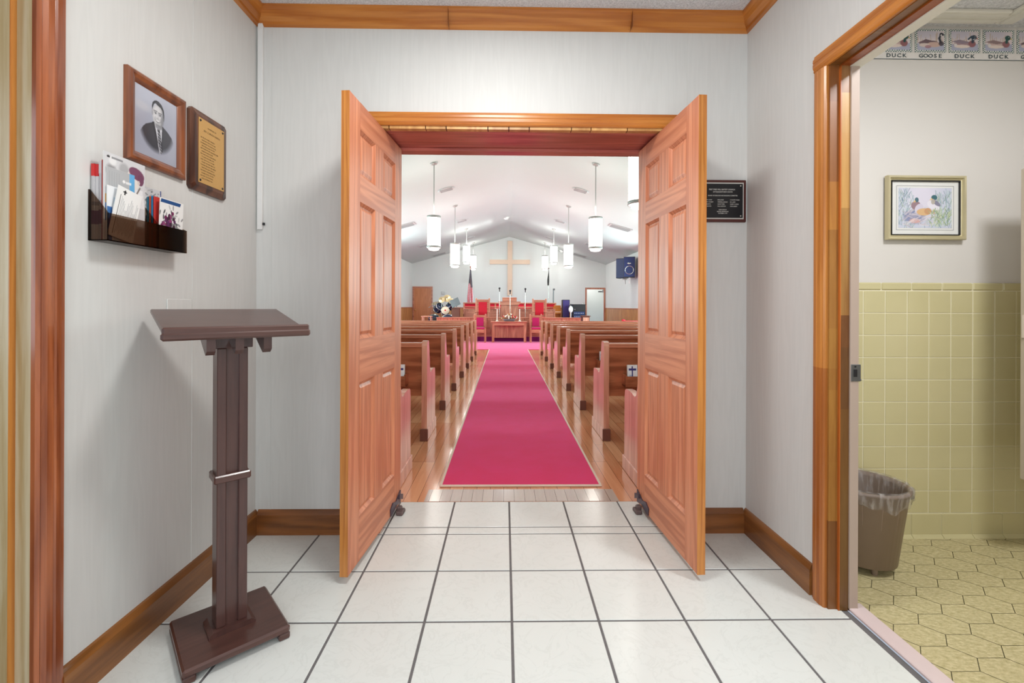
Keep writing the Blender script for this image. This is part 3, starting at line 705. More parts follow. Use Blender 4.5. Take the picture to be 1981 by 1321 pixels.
for i in range(N):
    a = 2 * math.pi * i / N
    for jj, (r_, z) in enumerate(prof):
        q = r_ + (rr_(a, jj) * (1 if jj < 3 else .5)); zz_ = z + (.010 * math.sin(a * 5) + .006 * math.sin(a * 13) if jj == 0 else 0); vs.append((q * math.cos(a), q * math.sin(a), zz_))
mm = len(prof); m.add(vs, [(i * mm + jj, ((i + 1) % N) * mm + jj, ((i + 1) % N) * mm + jj + 1, i * mm + jj + 1) for i in range(N) for jj in range(mm - 1)], smooth=True)
# knotted tuft on the right
for k in range(9):
    a = -.25 + random.uniform(-.12, .12); m.ball((.178 * math.cos(a) + random.uniform(0, .012), .178 * math.sin(a), .345 + random.uniform(-.04, .02)), random.uniform(.006, .012), 8, 5, (1, 1, 1.6))
m.build('bin_liner', 'liner', bn)

# ================================================================== things in the vestibule
# ---- lectern
lec = thing('lectern', 'dark walnut wooden lectern stand on the tiles by the left wall', 'lectern', (-.934, 1.568, 0), R(42))
b = MB()
b.box(-.15, .15, -.15, .15, .020, .045, bev=.006)
b.build('base', 'darkx', lec)
for sx in (-1, 1):
    m = MB(); m.box(sx * .15, sx * .115, -.149, .149, 0, .022, bev=.004); m.build('foot', 'darkx', lec)
m = MB(); m.prism([(-.068, .045), (.068, .045), (.068, .052), (.056, .062), (-.056, .062), (-.068, .052)], -.052, .052, 'Y'); m.build('plinth', 'dark', lec)
m = MB(); m.box(-.045, -.018, -.036, .036, .062, .985, bev=.002); m.box(.018, .045, -.036, .036, .062, .985, bev=.002); m.box(-.018, .018, -.026, .026, .062, .985); m.build('post', 'dark', lec)
m = MB(); m.box(-.054, .054, -.045, .045, .540, .566, bev=.004); m.build('collar', 'darkx', lec)
# support arms under desk
for x in (-.078, .0, .082):
    m = MB(); m.prism([(-.130, 1.03), (-.130, .985), (-.112, .972), (.03, 1.045), (.03, 1.062)], x - .012, x + .012, 'X'); m.build('support_arm', 'dark', lec)
m = MB(); m.box(-.06, .06, -.035, .035, .985, 1.052, bev=.002); m.build('top_block', 'dark', lec)
rot = Matrix.Translation((0, 0, 0)) @ Matrix.Rotation(R(1.0), 4, 'Z')
tilt = rot @ Matrix.Translation((0, -.145, 1.036)) @ Matrix.Rotation(R(11.5), 4, 'X')
m = MB(); m.box(-.200, .196, 0, .325, 0, .014, bev=.003, mat=tilt); m.build('desk_board', 'darkx', lec)
m = MB(); m.box(-.208, .208, -.016, .002, -.016, .008, bev=.006, mat=rot @ Matrix.Translation((0, -.145, 1.040))); m.box(-.205, .205, -.012, .0, .0, .024, bev=.005, mat=rot @ Matrix.Translation((0, -.145, 1.040))); m.build('book_ledge', 'darkx', lec)

# ---- portrait
def wall_left_thing(name, label, cat, y0, z0, group=None):
    # local x -> world +y, local -y -> world +x, z up
    return thing(name, label, cat, (XL, y0, z0), R(90), group)
pt = wall_left_thing('portrait_photograph', 'framed black and white portrait of a smiling man in suit and tie', 'picture', 1.479, 1.600)
W_, H_ = .266, .300
m = MB(); picframe(m, W_, H_, .036, .020, [(0, 0), (0, .014), (.006, .019), (.014, .020), (.026, .016), (.033, .008), (.036, .006), (.036, 0)]); m.build('frame', 'frame', pt)
m = MB(); m.box(.034, W_ - .034, -.004, -.001, .034, H_ - .034); m.build('backing', 'paper', pt)
cv = Canvas(220, 260, (172, 176, 190), .85)
cv.a += (cv.V[..., None] - .5) * 20; cv.ell(.30, .40, .40, .33, (150, 156, 172), soft=.7, al=.6); cv.ell(.15, .72, .15, .06, (190, 190, 196), soft=.9, al=.6); cv.ell(.62, .62, .2, .25, (160, 164, 178), soft=.9, al=.6)
def fade_poly(pts, col):
    before = cv.a.copy(); cv.poly(pts, col); d = np.sqrt(((cv.U - .44) / .36) ** 2 + ((cv.V - .50) / .40) ** 2); f = np.clip((1.02 - d) / .22, 0, 1)[..., None]; cv.a = before * (1 - f) + cv.a * f
fade_poly([(.17, .42), (.22, .475), (.345, .545), (.40, .50), (.46, .30), (.52, .10), (.10, .10), (.12, .34)], (58, 60, 68)); fade_poly([(.52, .10), (.50, .30), (.55, .555), (.66, .50), (.74, .44), (.80, .33), (.80, .05), (.5, .05)], (66, 68, 76))
cv.poly([(.355, .57), (.55, .55), (.535, .36), (.50, .10), (.45, .28), (.40, .44)], (206, 208, 216)); 
cv.poly([(.34, .55), (.38, .57), (.46, .28), (.44, .22)], (44, 46, 54)); cv.poly([(.56, .55), (.54, .56), (.52, .12), (.55, .16)], (56, 58, 66))
cv.poly([(.44, .50), (.49, .50), (.495, .46), (.54, .22), (.515, .12), (.47, .26), (.45, .44)], (52, 54, 62))
for k in range(7): cv.line(.455 + k * .009, .44 - k * .045, .49 + k * .007, .415 - k * .045, .007, (190, 192, 200))
cv.poly([(.39, .60), (.54, .58), (.53, .50), (.47, .47), (.41, .50)], (140, 142, 148))
cv.ell(.457, .690, .110, .158, (170, 172, 176), -5, .12); cv.ell(.437, .705, .086, .130, (206, 207, 210), -5, .5); cv.ell(.43, .60, .066, .05, (190, 192, 196), -5, .4)
cv.ell(.345, .695, .018, .042, (158, 160, 166)); cv.ell(.570, .68, .013, .040, (112, 114, 120)); cv.ell(.548, .66, .030, .12, (120, 122, 128), -6, .9, .7); cv.ell(.46, .540, .055, .014, (116, 118, 124), -6, .8, .6)
cv.poly([(.340, .73), (.336, .80), (.350, .85), (.380, .885), (.420, .905), (.47, .905), (.53, .875), (.572, .81), (.582, .72), (.574, .67), (.562, .735), (.545, .79), (.51, .825), (.45, .840), (.405, .858), (.375, .835), (.358, .79)], (48, 50, 56))
for k in range(9): cv.line(.385 + k * .018, .870 - abs(k - 3) * .004, .43 + k * .015, .893 - abs(k - 2) * .007, .004, (84, 86, 92), .7)
for ex, ey in ((.405, .708), (.494, .702)):
    cv.ell(ex, ey, .032, .020, (158, 160, 166), -4, .8, .7); cv.ell(ex, ey, .021, .0085, (222, 223, 226), -4, .5, .8); cv.ell(ex + .003, ey, .0095, .0095, (36, 38, 44), 0, .5); cv.line(ex - .024, ey + .009, ex + .023, ey + .009, .0045, (60, 62, 68), .9); cv.line(ex - .034, ey + .030, ex + .030, ey + .034, .0075, (66, 68, 74), .85)
cv.line(.458, .710, .466, .655, .006, (164, 166, 172), .7); cv.ell(.452, .650, .021, .013, (190, 191, 195), 0, .6, .8); cv.line(.434, .641, .474, .639, .004, (110, 112, 118), .8)
cv.line(.402, .655, .388, .600, .0045, (150, 152, 158), .8); cv.line(.502, .650, .518, .598, .0045, (126, 128, 134), .8)
cv.poly([(.398, .618), (.452, .606), (.512, .616), (.488, .588), (.452, .578), (.418, .590)], (104, 104, 110)); cv.poly([(.406, .614), (.452, .606), (.504, .612), (.482, .596), (.452, .592), (.422, .597)], (236, 236, 238)); cv.ell(.452, .566, .026, .006, (150, 152, 156), 0, .9, .6)
for _ in range(3):
    p_ = np.pad(cv.a, ((1, 1), (1, 1), (0, 0)), mode='edge'); cv.a = (p_[1:-1, 1:-1] * 4 + p_[:-2, 1:-1] + p_[2:, 1:-1] + p_[1:-1, :-2] + p_[1:-1, 2:]) / 8
cv.sheet('portrait_print', (.035, -.0048, .035), (W_ - .07, 0, 0), (0, 0, H_ - .07), pt, 'photo')

# ---- gold memorial plaque
gp = wall_left_thing('memorial_plaque', 'walnut plaque with an engraved gold memorial plate, right of the portrait', 'plaque', 1.769, 1.580)
W_, H_ = .229, .318
m = MB()
for i, (ins, dpt) in enumerate([(0, 0)]): pass
c_ = .012; P0 = [(0, c_), (c_, 0), (W_ - c_, 0), (W_, c_), (W_, H_ - c_), (W_ - c_, H_), (c_, H_), (0, H_ - c_)]
def ring(ins, d): return [(ins + p[0] * (W_ - 2 * ins) / W_, -d, ins + p[1] * (H_ - 2 * ins) / H_) for p in P0]
Rg = [ring(0, 0), ring(0, .012), ring(.006, .013), ring(.02, .019), ring(.022, .019)]
vs = [v for r_ in Rg for v in r_]; fs = [(8 * i + k, 8 * i + (k + 1) % 8, 8 * i + 8 + (k + 1) % 8, 8 * i + 8 + k) for i in range(len(Rg) - 1) for k in range(8)] + [tuple(range(8 * (len(Rg) - 1), 8 * len(Rg)))]
m.add(vs, fs); m.build('board', 'walnut', gp)
m = MB(); m.box(.040, W_ - .028, -.0205, -.019, .034, H_ - .028); pl = m.build('gold_plate', 'brass', gp)
m = MB()
cx = (.040 + W_ - .028) / 2
m.text('IN MEMORY OF', (cx, -.0208, H_ - .058), (.9, 0, 0), (0, 0, 1), .0085); m.text('REV. Z. BRADY RABON', (cx, -.0208, H_ - .076), (.95, 0, 0), (0, 0, 1), .0105)
m.build('engraved_heading', 'ink', pl); m = MB()
lines = ['LET ME LIVE WHERE A FRIENDLY', 'HAND MAY STRETCH TO TAKE', 'IN FRIENDSHIP THE HANDS OF ALL', 'WHO PASS ALONG THE WAY', 'AND WHEN MY DAYS ARE ENDED HERE', 'IN SERVICE AND IN LOVE', 'MAY SOME GOOD WORK REMAIN', 'TO GUIDE ANOTHER HOME', 'LORD TEACH US ALL TO CARE', 'TO HELP THE WEAK AND OLD', 'TO SHARE THE LIGHT AND BREAD', 'THAT THOU HAST GIVEN US', 'AND WHEN THE EVENING FALLS', 'BE NEAR US STILL WE PRAY', 'AND KEEP US IN THY PEACE', 'UNTIL THE PERFECT DAY']
for i, tx in enumerate(lines): m.text(tx, (.050 + (.006 if i % 2 else 0), -.0208, H_ - .105 - i * .0108), (.78, 0, 0), (0, 0, 1), .0078, 'LEFT')
m.build('engraved_verse', 'ink', pl)
for x in (.050, W_ - .038):
    for z in (.044, H_ - .038): m = MB(); m.lathe([(.0001, .003), (.003, .0025), (.005, 0)], mat=Matrix.Translation((x, -.0205, z)) @ Matrix.Rotation(R(90), 4, 'X'), n=14); m.build('screw_head', 'black', gp)

# ---- black plaque on back wall
bp = thing('dedication_plaque', 'black dedication plaque with silver lettering, half hidden behind the right door', 'plaque', (.965, YB, 1.553))
m = MB(); m.box(0, .24, -.014, 0, 0, .21, bev=.003); m.build('board', 'mahog', bp)
m = MB(); m.box(.014, .226, -.0155, -.0138, .014, .196); m.build('silver_edge', 'inkw', bp)
m = MB(); m.box(.019, .221, -.0162, -.0150, .020, .190); bpl = m.build('black_plate', 'plate', bp)
m = MB(); cx = .120; yy = -.0165
def T_(s_, x, z, size, al='CENTER', sx=.85): m.text(s_, (x, yy, z), (sx, 0, 0), (0, 0, 1), size, al, bold=.0002)
T_('FIRST FREE WILL BAPTIST CHURCH', cx - .004, .158, .0098); T_('OF PLEASANTVIEW SOUTH', cx, .146, .0095); T_('BOARD OF DEACONS AND BUILDING COMMITTEE', cx, .128, .0080, sx=.8)
c1 = ['JOHN E. LEWIS', 'HENRY COLBERT', 'J. T. MARTIN', 'C. E. BROWN']; c2 = ['EARL JONES', 'WENDELL JORDAN', 'DAVID TYLER', 'PAUL NORTON']; c3 = ['R. WALTER THOMAS', 'JIM L. JAMES', 'ROBERT V. HARRIS', 'RYAN LAMBERT']
for k in range(4): T_(c1[k], .028, .107 - k * .0105, .0068, 'LEFT'); T_(c2[k], .094, .107 - k * .0105, .0068, 'LEFT'); T_(c3[k], .157, .107 - k * .0105, .0068, 'LEFT', .75)
T_('DEDICATED BY', cx, .058, .0068); T_('PASTOR GEORGE DYE', cx, .049, .0068); T_('OCTOBER 9, 1977', cx, .040, .0068)
m.build('plate_lettering', 'inkw', bpl)
for x in (.029, .211):
    for z in (.030, .180): m = MB(); m.lathe([(.0001, .002), (.003, .0016), (.0042, 0)], mat=Matrix.Translation((x, -.0162, z)) @ Matrix.Rotation(R(90), 4, 'X'), n=12); m.build('screw_head', 'chrome', bp)

# ---- switch plate, raceway
m = MB(); m.box(0, .128, -.005, 0, 0, .115, bev=.002); sw = m.build('wall_plate', 'wall', loc=(XL, 1.667, 1.036), rot=(0, 0, R(90))); tag(sw, 'blank wall plate painted wall colour behind the lectern top', 'wall plate')
rw = thing('cable_raceway', 'slim white cable raceway running down the back-left corner', 'cable cover', (-1.203, YB, 1.50))
m = MB(); m.box(-.012, .012, -.016, 0, 0, 1.012, bev=.002); m.build('channel', 'raceway', rw)
m = MB(); m.cyl((.018, -.008, .022), (.018, -.008, .034), .005, n=10); m.box(.012, .018, -.010, -.006, .022, .034); m.build('black_clip', 'black', rw)
m = MB(); m.tube([(-.017, -.004, .0), (-.018, -.004, .3), (-.016, -.004, .6), (-.017, -.004, 1.0)], .0022, 6); m.build('cable', 'white', rw)

# ---- brochure holder
bh = thing('brochure_holder', 'smoky acrylic brochure rack screwed to the left wall below the portrait', 'brochure holder', (XL, 1.357, 1.318), R(90))
LH, DH = .333, .058    # local x 0..LH (world y), local y 0..-DH (world +x)
m = MB(); m.box(0, LH, -.003, 0, 0, .15); m.box(0, LH, -DH, 0, 0, .003); m.box(0, LH, -DH, -DH + .003, 0, .082)
m.build('tray', 'acrylic', bh)
for x in (0, .195, LH - .003):
    top = .15 if x != LH - .003 else .12
    m = MB(); m.prism([(0, 0), (-DH, 0), (-DH, .082), (-.028, top * .80), (-.004, top)], x, x + .003, 'X'); m.build('divider', 'acrylic', bh)
def leaf(name, label, x0, x1, y0, y1, z1, cv=None, tilt=0, col=(230, 230, 228), topcol=None, group=None, shear=0, cat='brochure', z0=.004):
    """upright leaflet inside holder; printed face towards the room"""
    r = thing(name, label, cat, (XL - y0, 1.357 + x0, 1.318 + z0), R(90), group)
    mt = Matrix.Rotation(R(tilt), 4, 'X') @ Matrix.Shear('XZ', 4, (0, 0)) if False else Matrix.Rotation(R(tilt), 4, 'X')
    w_, h_, th = x1 - x0, z1 - z0, y0 - y1
    mt = mt @ Matrix.Rotation(R(shear), 4, 'Y')
    m = MB(); m.box(0, w_, -th, 0, 0, h_, bev=.0004, mat=mt)
    if topcol:
        m.c = [lin(col)] * len(m.f); m.box(-.0004, w_ + .0004, -th - .0004, .0004, h_ * .84, h_ + .0004, col=lin(topcol), mat=mt); m.box(-.0004, w_ + .0004, -th - .0004, .0004, h_ * .20, h_ * .38, col=lin((120, 70, 110)), mat=mt)
        m.box(-.0004, w_ + .0004, -th - .0004, .0004, h_ * .45, h_ * .50, col=lin((150, 150, 160)), mat=mt)
        for kk in range(1, 4): m.box(-.0003, w_, -th * kk / 4 - .0003, -th * kk / 4, 0, h_ * .84, col=lin((176, 172, 174)), mat=mt)
    else: m.c = [lin(col)] * len(m.f)
    m.build('pages', 'paint', r)
    if cv is not None:
        o = mt @ Vector((0.0005, -th - .0006, .0005)); u = mt.to_3x3() @ Vector((w_ - .001, 0, 0)); v = mt.to_3x3() @ Vector((0, 0, h_ - .001))
        cv.sheet('cover', o, u, v, r)
    return r
leaf('booklet', 'red-topped booklet nearest the wall at the left end of the rack', .006, .150, -.004, -.0125, .227, topcol=(206, 48, 48), col=(206, 204, 206), group='booklets at the left end of the rack')
leaf('booklet', 'second red-topped booklet, just in front of the one against the wall', .008, .152, -.0135, -.023, .226, topcol=(196, 40, 44), col=(212, 210, 212), group='booklets at the left end of the rack')
leaf('booklet', 'grey-white booklet between the red-topped booklets and the thin red one', .008, .15, -.0245, -.0315, .236, topcol=(196, 192, 196), col=(188, 186, 190), group='booklets at the left end of the rack')
leaf('booklet', 'thin booklet with a solid red spine behind the large grey magazine', .008, .15, -.032, -.035, .240, col=(156, 52, 46), group='booklets at the left end of the rack')
# large magazine
cv = Canvas(80, 130, (206, 206, 208), .6)
for (x, y, r_, c) in ((.10, .80, .07, (150, 150, 152)), (.12, .92, .05, (225, 225, 225)), (.28, .86, .07, (170, 170, 172)), (.22, .75, .06, (190, 190, 192))): cv.ell(x, y, r_, r_ * 1.1, c, soft=.5)
cv.ell(.42, .78, .10, .12, (222, 216, 210)); cv.ell(.47, .86, .12, .07, (118, 70, 96), -15); cv.ell(.53, .80, .05, .07, (110, 64, 90)); cv.ell(.50, .76, .018, .03, (206, 196, 190)); cv.poly([(.40, .66), (.56, .68), (.60, .45), (.34, .45)], (228, 228, 230)); cv.ell(.06, .955, .022, .014, (30, 30, 34)); cv.rect(.10, .26, .945, .965, (90, 90, 94), .6)
cv.line(.46, .60, .52, .70, .012, (120, 110, 104)); cv.rect(.02, .10, .30, .52, (208, 156, 60)); cv.rect(.02, .08, .22, .42, (56, 110, 170)); cv.rect(0, .6, 0, .2, (196, 190, 190))
leaf('magazine', 'large grey magazine with a boy in profile on its cover', .008, .163, -.0355, -.0375, .268, cv, cat='magazine')
cv = Canvas(60, 90, (176, 178, 180), .6); cv.rect(.48, .6, .55, 1, (96, 168, 216)); cv.ell(.36, .86, .03, .02, (240, 240, 240)); cv.rect(.40, .52, .84, .87, (240, 240, 240), .8)
for k in range(10): cv.rect(.05 + k * .05, .055 + k * .05, .2, .95, (150, 152, 156), .6)
cv.rect(0, .6, .0, .3, (206, 206, 206)); cv.ell(.22, .62, .04, .04, (84, 140, 190))
leaf('leaflet', 'grey leaflet with a blue stripe in front of the large magazine', .016, .118, -.039, -.040, .224, cv, group='leaflets in the left half of the rack')
cv = Canvas(40, 70, (232, 234, 236), .5); cv.rect(.0, .2, .0, .62, (60, 110, 170)); cv.rect(.05, .3, .2, .4, (40, 70, 150)); cv.rect(.25, .5, .0, .8, (190, 210, 224))
leaf('leaflet', 'white leaflet with a blue lower edge at the left of the prayer sheet', .014, .06, -.0415, -.0425, .168, cv, group='leaflets in the left half of the rack')
cv = Canvas(90, 120, (233, 233, 231), .72)
cv.rect(.20, .235, .86, .95, (20, 20, 22)); cv.rect(.165, .27, .905, .93, (20, 20, 22)); cv.line(.12, .84, .10, .06, .009, (60, 60, 64))
for k in range(15):
    xx = .15 + k * .035; y0 = .08 + (k % 3) * .03; y1 = .82 - (.25 if k in (4, 5, 11, 12) else (k % 4) * .04); cv.line(xx, y0, xx + .02, y1, .006, (134, 136, 142), .85)
leaf('prayer_sheet', 'white printed sheet with a black cross at its top corner, leaning in the rack', .012, .105, -.046, -.0468, .178, cv, tilt=3, shear=10, cat='sheet', z0=.02)
cv = Canvas(60, 90, (196, 198, 200), .65); rng = random.Random(5)
for k in range(60):
    x0, y0 = rng.uniform(0, .65), rng.uniform(.5, 1); cv.line(x0, y0, x0 + rng.uniform(-.15, .15), y0 + rng.uniform(-.06, .06), .012, rng.choice([(130, 134, 136), (90, 92, 98), (224, 226, 226), (160, 164, 166)]))
for k in range(60): cv.ell(rng.uniform(0, .65), rng.uniform(0, .6), .02, .03, rng.choice([(50, 50, 60), (210, 170, 120), (60, 80, 120), (230, 230, 230), (90, 70, 60)]))
cv.rect(.62, .65, .6, 1, (30, 60, 130))
leaf('leaflet', 'grey patterned leaflet at the back of the right compartment', .165, .272, -.008, -.009, .212, cv, group='leaflets in the right half of the rack')
for i, (c, tz) in enumerate((((44, 120, 150), .178), ((206, 90, 60), .180), ((40, 130, 180), .182), ((190, 50, 44), .181))):
    leaf('leaflet', ['teal-edged card, backmost of the colourful cards in the right compartment', 'orange-edged card second from the back in the right compartment', 'bright blue card third from the back in the right compartment', 'red-edged card right behind the purple flower card'][i], .205 + .002 * i, .275 + .002 * i, -.012 - i * .0055, -.0152 - i * .0055, tz, col=c, group='leaflets in the right half of the rack')
cv = Canvas(150, 170, (232, 232, 230), .85); rng = random.Random(9)
cv.poly([(.04, .985), (.76, .985), (.72, .915), (.02, .915)], (26, 74, 130))
for k in range(110):
    x0, y0 = rng.gauss(.42, .17), rng.gauss(.42, .17); cv.ell(x0, y0, .055, .022, rng.choice([(120, 124, 120), (80, 84, 86), (190, 192, 190), (150, 150, 152)]), rng.uniform(0, 180))
for k in range(40): cv.ell(rng.gauss(.30, .09), rng.gauss(.52, .11), .045, .038, rng.choice([(110, 30, 80), (140, 60, 110), (90, 40, 90), (60, 24, 50)]))
for k in range(8): cv.ell(rng.gauss(.34, .04), rng.gauss(.30, .05), .03, .03, (130, 90, 140))
cv.ell(.76, .34, .04, .08, (50, 80, 50), 20); cv.ell(.72, .25, .03, .05, (40, 60, 44), -20)
leaf('flower_card', 'white card printed with purple flowers and a blue stripe, in the rack', .216, .330, -.040, -.0408, .180, cv, tilt=2, cat='card')

# ================================================================== SANCTUARY
SL, SR, SD = -4.35, 4.79, 21.5
RX, RZ, EL, ER = .22, 4.40, 3.10, 3.10
m = MB(); m.box(SL, SR, YS, SD, -.03, -.001); struct('floor_sanctuary', m, 'planks')
m = MB(); m.box(-.46, .67, YS + .001, 2.80, -.001, .0012); struct('floor_threshold', m, 'planksx')  # pale strip spans only the width of the painted sheen
m = MB(); m.box(SL - .1, SL, YS, SD, 0, EL); o = struct('wall_sanctuary_left', m, 'churchwall')
m = MB(); m.box(SR, SR + .1, YS, SD, 0, ER); struct('wall_sanctuary_right', m, 'churchwall')
# far wall with a doorway at right
dx0, dx1, dzt = 3.90, 4.70, 1.93
m = MB()
m.box(SL - .1, dx0, SD, SD + .12, 0, 3.1); m.box(dx1, SR + .1, SD, SD + .12, 0, 3.1); m.box(dx0, dx1, SD, SD + .12, dzt, 3.1)
m.prism([(SL - .1, 3.1), (SR + .1, 3.1), (SR + .1, 3.1), (RX, RZ)], SD, SD + .12, 'Y'); struct('wall_sanctuary_far', m, 'churchwall')
m = MB(); m.box(SL, XL - .11, YS - .1, YS, 0, 4.6); m.box(XR + .11, SR, YS - .1, YS, 0, 4.6); m.box(XL - .11, XR + .11, YS - .1, YS, ZC, 4.6); struct('wall_sanctuary_near', m, 'churchwall')
m = MB(); m.prism([(SL - .1, EL - .02), (RX, RZ), (RX, RZ + .06), (SL - .1, EL + .06)], YS - .1, SD + .12, 'Y'); m.prism([(RX, RZ), (SR + .1, ER - .02), (SR + .1, ER + .06), (RX, RZ + .06)], YS - .1, SD + .12, 'Y'); struct('ceiling_sanctuary', m, 'ceil')
def cz(x): return RZ - (RZ - EL) * (RX - x) / (RX - SL) if x < RX else RZ - (RZ - ER) * (x - RX) / (SR - RX)
# room past the far doorway
m = MB(); m.box(dx0 - .3, dx1 + .8, SD + 1.6, SD + 1.7, 0, 2.6); m.box(dx0 - .4, dx0 - .3, SD + .12, SD + 1.7, 0, 2.6); m.box(dx1 + .3, dx1 + .4, SD + .12, SD + 1.7, 0, 2.6); m.box(dx0 - .4, dx1 + .8, SD + .12, SD + 1.7, 2.6, 2.65); struct('wall_back_hall', m, 'churchwall')
area('back_hall_lamp', (4.3, SD + .9, 2.5), (0, 0, 0), .4, .4, 12, (1, .98, .95))
dfr = sroot('door_frame_far')
m = MB(); m.box(dx0 - .08, dx0, SD - .015, SD, 0, dzt + .08, bev=.003); m.box(dx1, dx1 + .08, SD - .015, SD, 0, dzt + .08, bev=.003); m.box(dx0, dx1, SD - .015, SD, dzt, dzt + .08, bev=.003); m.build('casing', 'rosewood', dfr)
m = MB(); m.box(dx1 - .2, dx1 - .03, SD + .2, SD + .34, 1.80, 1.86, bev=.01); m.box(dx1 - .05, dx1 - .02, SD + .02, SD + .06, 1.78, 1.90); m.build('door_closer', 'steel', dfr)
# closed door far left
d3 = sroot('door_3', (-4.255, SD, 0)); d3['label'] = 'plain brown flush door in the far wall at left'
m = MB(); m.box(0, .80, -.025, -.002, 0, 1.95); m.build('leaf', 'reddoor', d3)
m = MB(); m.box(-.07, 0, -.03, 0, 0, 2.03); m.box(.80, .87, -.03, 0, 0, 2.03); m.box(0, .80, -.03, 0, 1.95, 2.03); m.build('casing', 'rosewoodx', d3)
m = MB(); m.ball((.07, -.065, .92), .032); m.cyl((.07, -.04, .92), (.07, -.025, .92), .02); m.build('door_knob', 'brass', d3)
# windows out of view: frame, pane
n = 0
for side, x, s in (('l', SL, 1), ('r', SR, -1)):
    for yy in (5.6, 8.6, 11.6, 14.6):
        n += 1; wr_ = sroot('window_%d' % n, (x, yy, 1.2))
        m = MB(); m.box(0, s * .03, -.62, -.55, 0, 1.6); m.box(0, s * .03, .55, .62, 0, 1.6); m.box(0, s * .03, -.55, .55, 0, .07); m.box(0, s * .03, -.55, .55, 1.53, 1.6); m.box(0, s * .02, -.02, .02, .07, 1.53); m.build('window_frame', 'oak', wr_)
        m = MB(); m.box(0, s * .008, -.55, .55, .07, 1.53); m.build('pane', 'glass', wr_)
# wainscot
def wainscot(name, p0, p1, nrm, h=1.02):
    p0, p1 = Vector(p0), Vector(p1); d = (p1 - p0); L_ = d.length; d.normalize(); nrm = Vector(nrm); n = int(L_ / .12); m = MB()
    mt = Matrix((( d.x, nrm.x, 0, p0.x), (d.y, nrm.y, 0, p0.y), (0, 0, 1, 0), (0, 0, 0, 1)))
    for k in range(n): a = L_ * k / n; m.box(a + .002, a + L_ / n - .002, 0, .012, 0, h, bev=.003, mat=mt)
    m.box(0, L_, 0, .006, 0, h, mat=mt); o = struct(name, m, 'wains')
    m = MB(); m.box(0, L_, 0, .03, h, h + .04, bev=.004, mat=mt); struct(name + '_cap', m, 'rosewoodx')
wainscot('trim_wainscot_left', (SL, 4, 0), (SL, SD, 0), (1, 0, 0))
wainscot('trim_wainscot_right', (SR, SD, 0), (SR, 4, 0), (-1, 0, 0))
wainscot('trim_wainscot_far', (-3.38, SD, 0), (3.80, SD, 0), (0, -1, 0))
wainscot('trim_wainscot_corner', (SL, SD, 0), (-4.33, SD, 0), (0, -1, 0)) if False else None

# carpet runner and cross carpet
cr = MB(); cr.box(-.385, .60, 2.855, 11.72, 0, .008); rn = cr.build('carpet_runner', 'carpet'); tag(rn, 'long crimson carpet runner down the centre aisle', 'carpet')
m = MB(); m.box(-.40, .615, 2.838, 2.857, 0, .010, bev=.003); m.box(-.40, -.385, 2.857, 11.72, 0, .009); m.box(.60, .615, 2.857, 11.72, 0, .009); m.build('edge_binding', 'binding', rn)
m = MB(); m.box(-4.2, 4.6, 11.72, 14.35, 0, .009); tag(m.build('front_carpet', 'carpet'), 'wide crimson carpet across the front below the platform', 'carpet')

# platform
pf = MB(); pf.box(-4.0, 4.4, 14.52, SD - .02, 0, .30); o = pf.build('floor_platform', 'carpetd'); o['kind'] = 'structure'

# --- pews
def make_pew(label, group, L_):
    """origin at aisle-side back corner on the floor; x runs away from the aisle by sign later"""
    r = thing('pew', label, 'pew', (0, 0, 0), 0, group)
    for nm, xa in (('end_panel', 0), ('end_panel', L_ - .045)):
        P_ = [(.005, 0), (.005, .80), (.012, .828), (.03, .838), (.085, .838), (.10, .825), (.125, .72), (.15, .62), (.175, .565), (.20, .550), (.235, .552), (.27, .562), (.35, .566), (.42, .562), (.44, .548), (.45, .50), (.46, 0)]
        m = MB(); m.prism(P_, xa, xa + .045, 'X'); ep = m.build(nm, 'oak', r)
        m = MB(); m.box(xa - .008, xa + .053, .0, .48, 0, .095, bev=.004); m.build('foot_block', 'oak', ep); m = MB(); m.box(xa - .010, xa + .055, -.014, .006, 0, .100, bev=.003); m.build('foot_cap', 'oakfoot', ep)  # thin slab gives the foot block a darker back face
    m = MB(); P_ = [(.095, .36), (.015, .80), (.04, .805), (.12, .36)]
    m.prism(P_, .045, L_ - .045, 'X'); m.build('backrest', 'oakx', r)
    m = MB(); m.prism([(.004, .788), (.004, .812), (.012, .824), (.04, .826), (.052, .815), (.05, .79)], .045, L_ - .045, 'X'); m.build('top_rail', 'oaktop', r)
    m = MB(); m.prism([(.10, .41), (.12, .43), (.43, .455), (.445, .44), (.44, .415), (.12, .40)], .045, L_ - .045, 'X'); m.box(.045, L_ - .045, .41, .43, .34, .415); m.build('seat', 'oakx', r)
    # book rack behind the backrest
    m = MB(); m.box(.17, .62, -.045, -.033, .47, .55); m.box(.17, .62, -.045, .07, .462, .474); m.box(.17, .182, -.045, .065, .462, .56); m.box(.608, .62, -.045, .065, .462, .56); m.build('book_rack', 'oakx', r)
    return r
ORD = ['nearest', 'second', 'third', 'fourth', 'fifth', 'sixth', 'seventh', 'eighth']
ys = [2.70, 3.81, 4.95, 6.06, 7.17, 8.20, 9.30, 10.40]
proto = make_pew('', 'rows of oak pews left of the runner', 3.35)
for side in ('left', 'right'):
    for i, y in enumerate(ys):
        o = proto if (side == 'left' and i == 0) else copy_tree(proto)
        s = -1 if side == 'left' else 1
        o.location = (-.645, y, 0) if side == 'left' else (.838, y, 0); o.scale = (s, 1, 1 - .0065 * i)
        o['group'] = 'rows of oak pews %s of the runner' % side
        o['label'] = ('nearest oak pew on the %s, mostly hidden behind the open door' % side) if i == 0 else ('frontmost oak pew %s of the crimson runner, eighth from the doorway' % side) if i == 7 else '%s oak pew from the doorway, %s of the crimson runner' % (ORD[i], side)
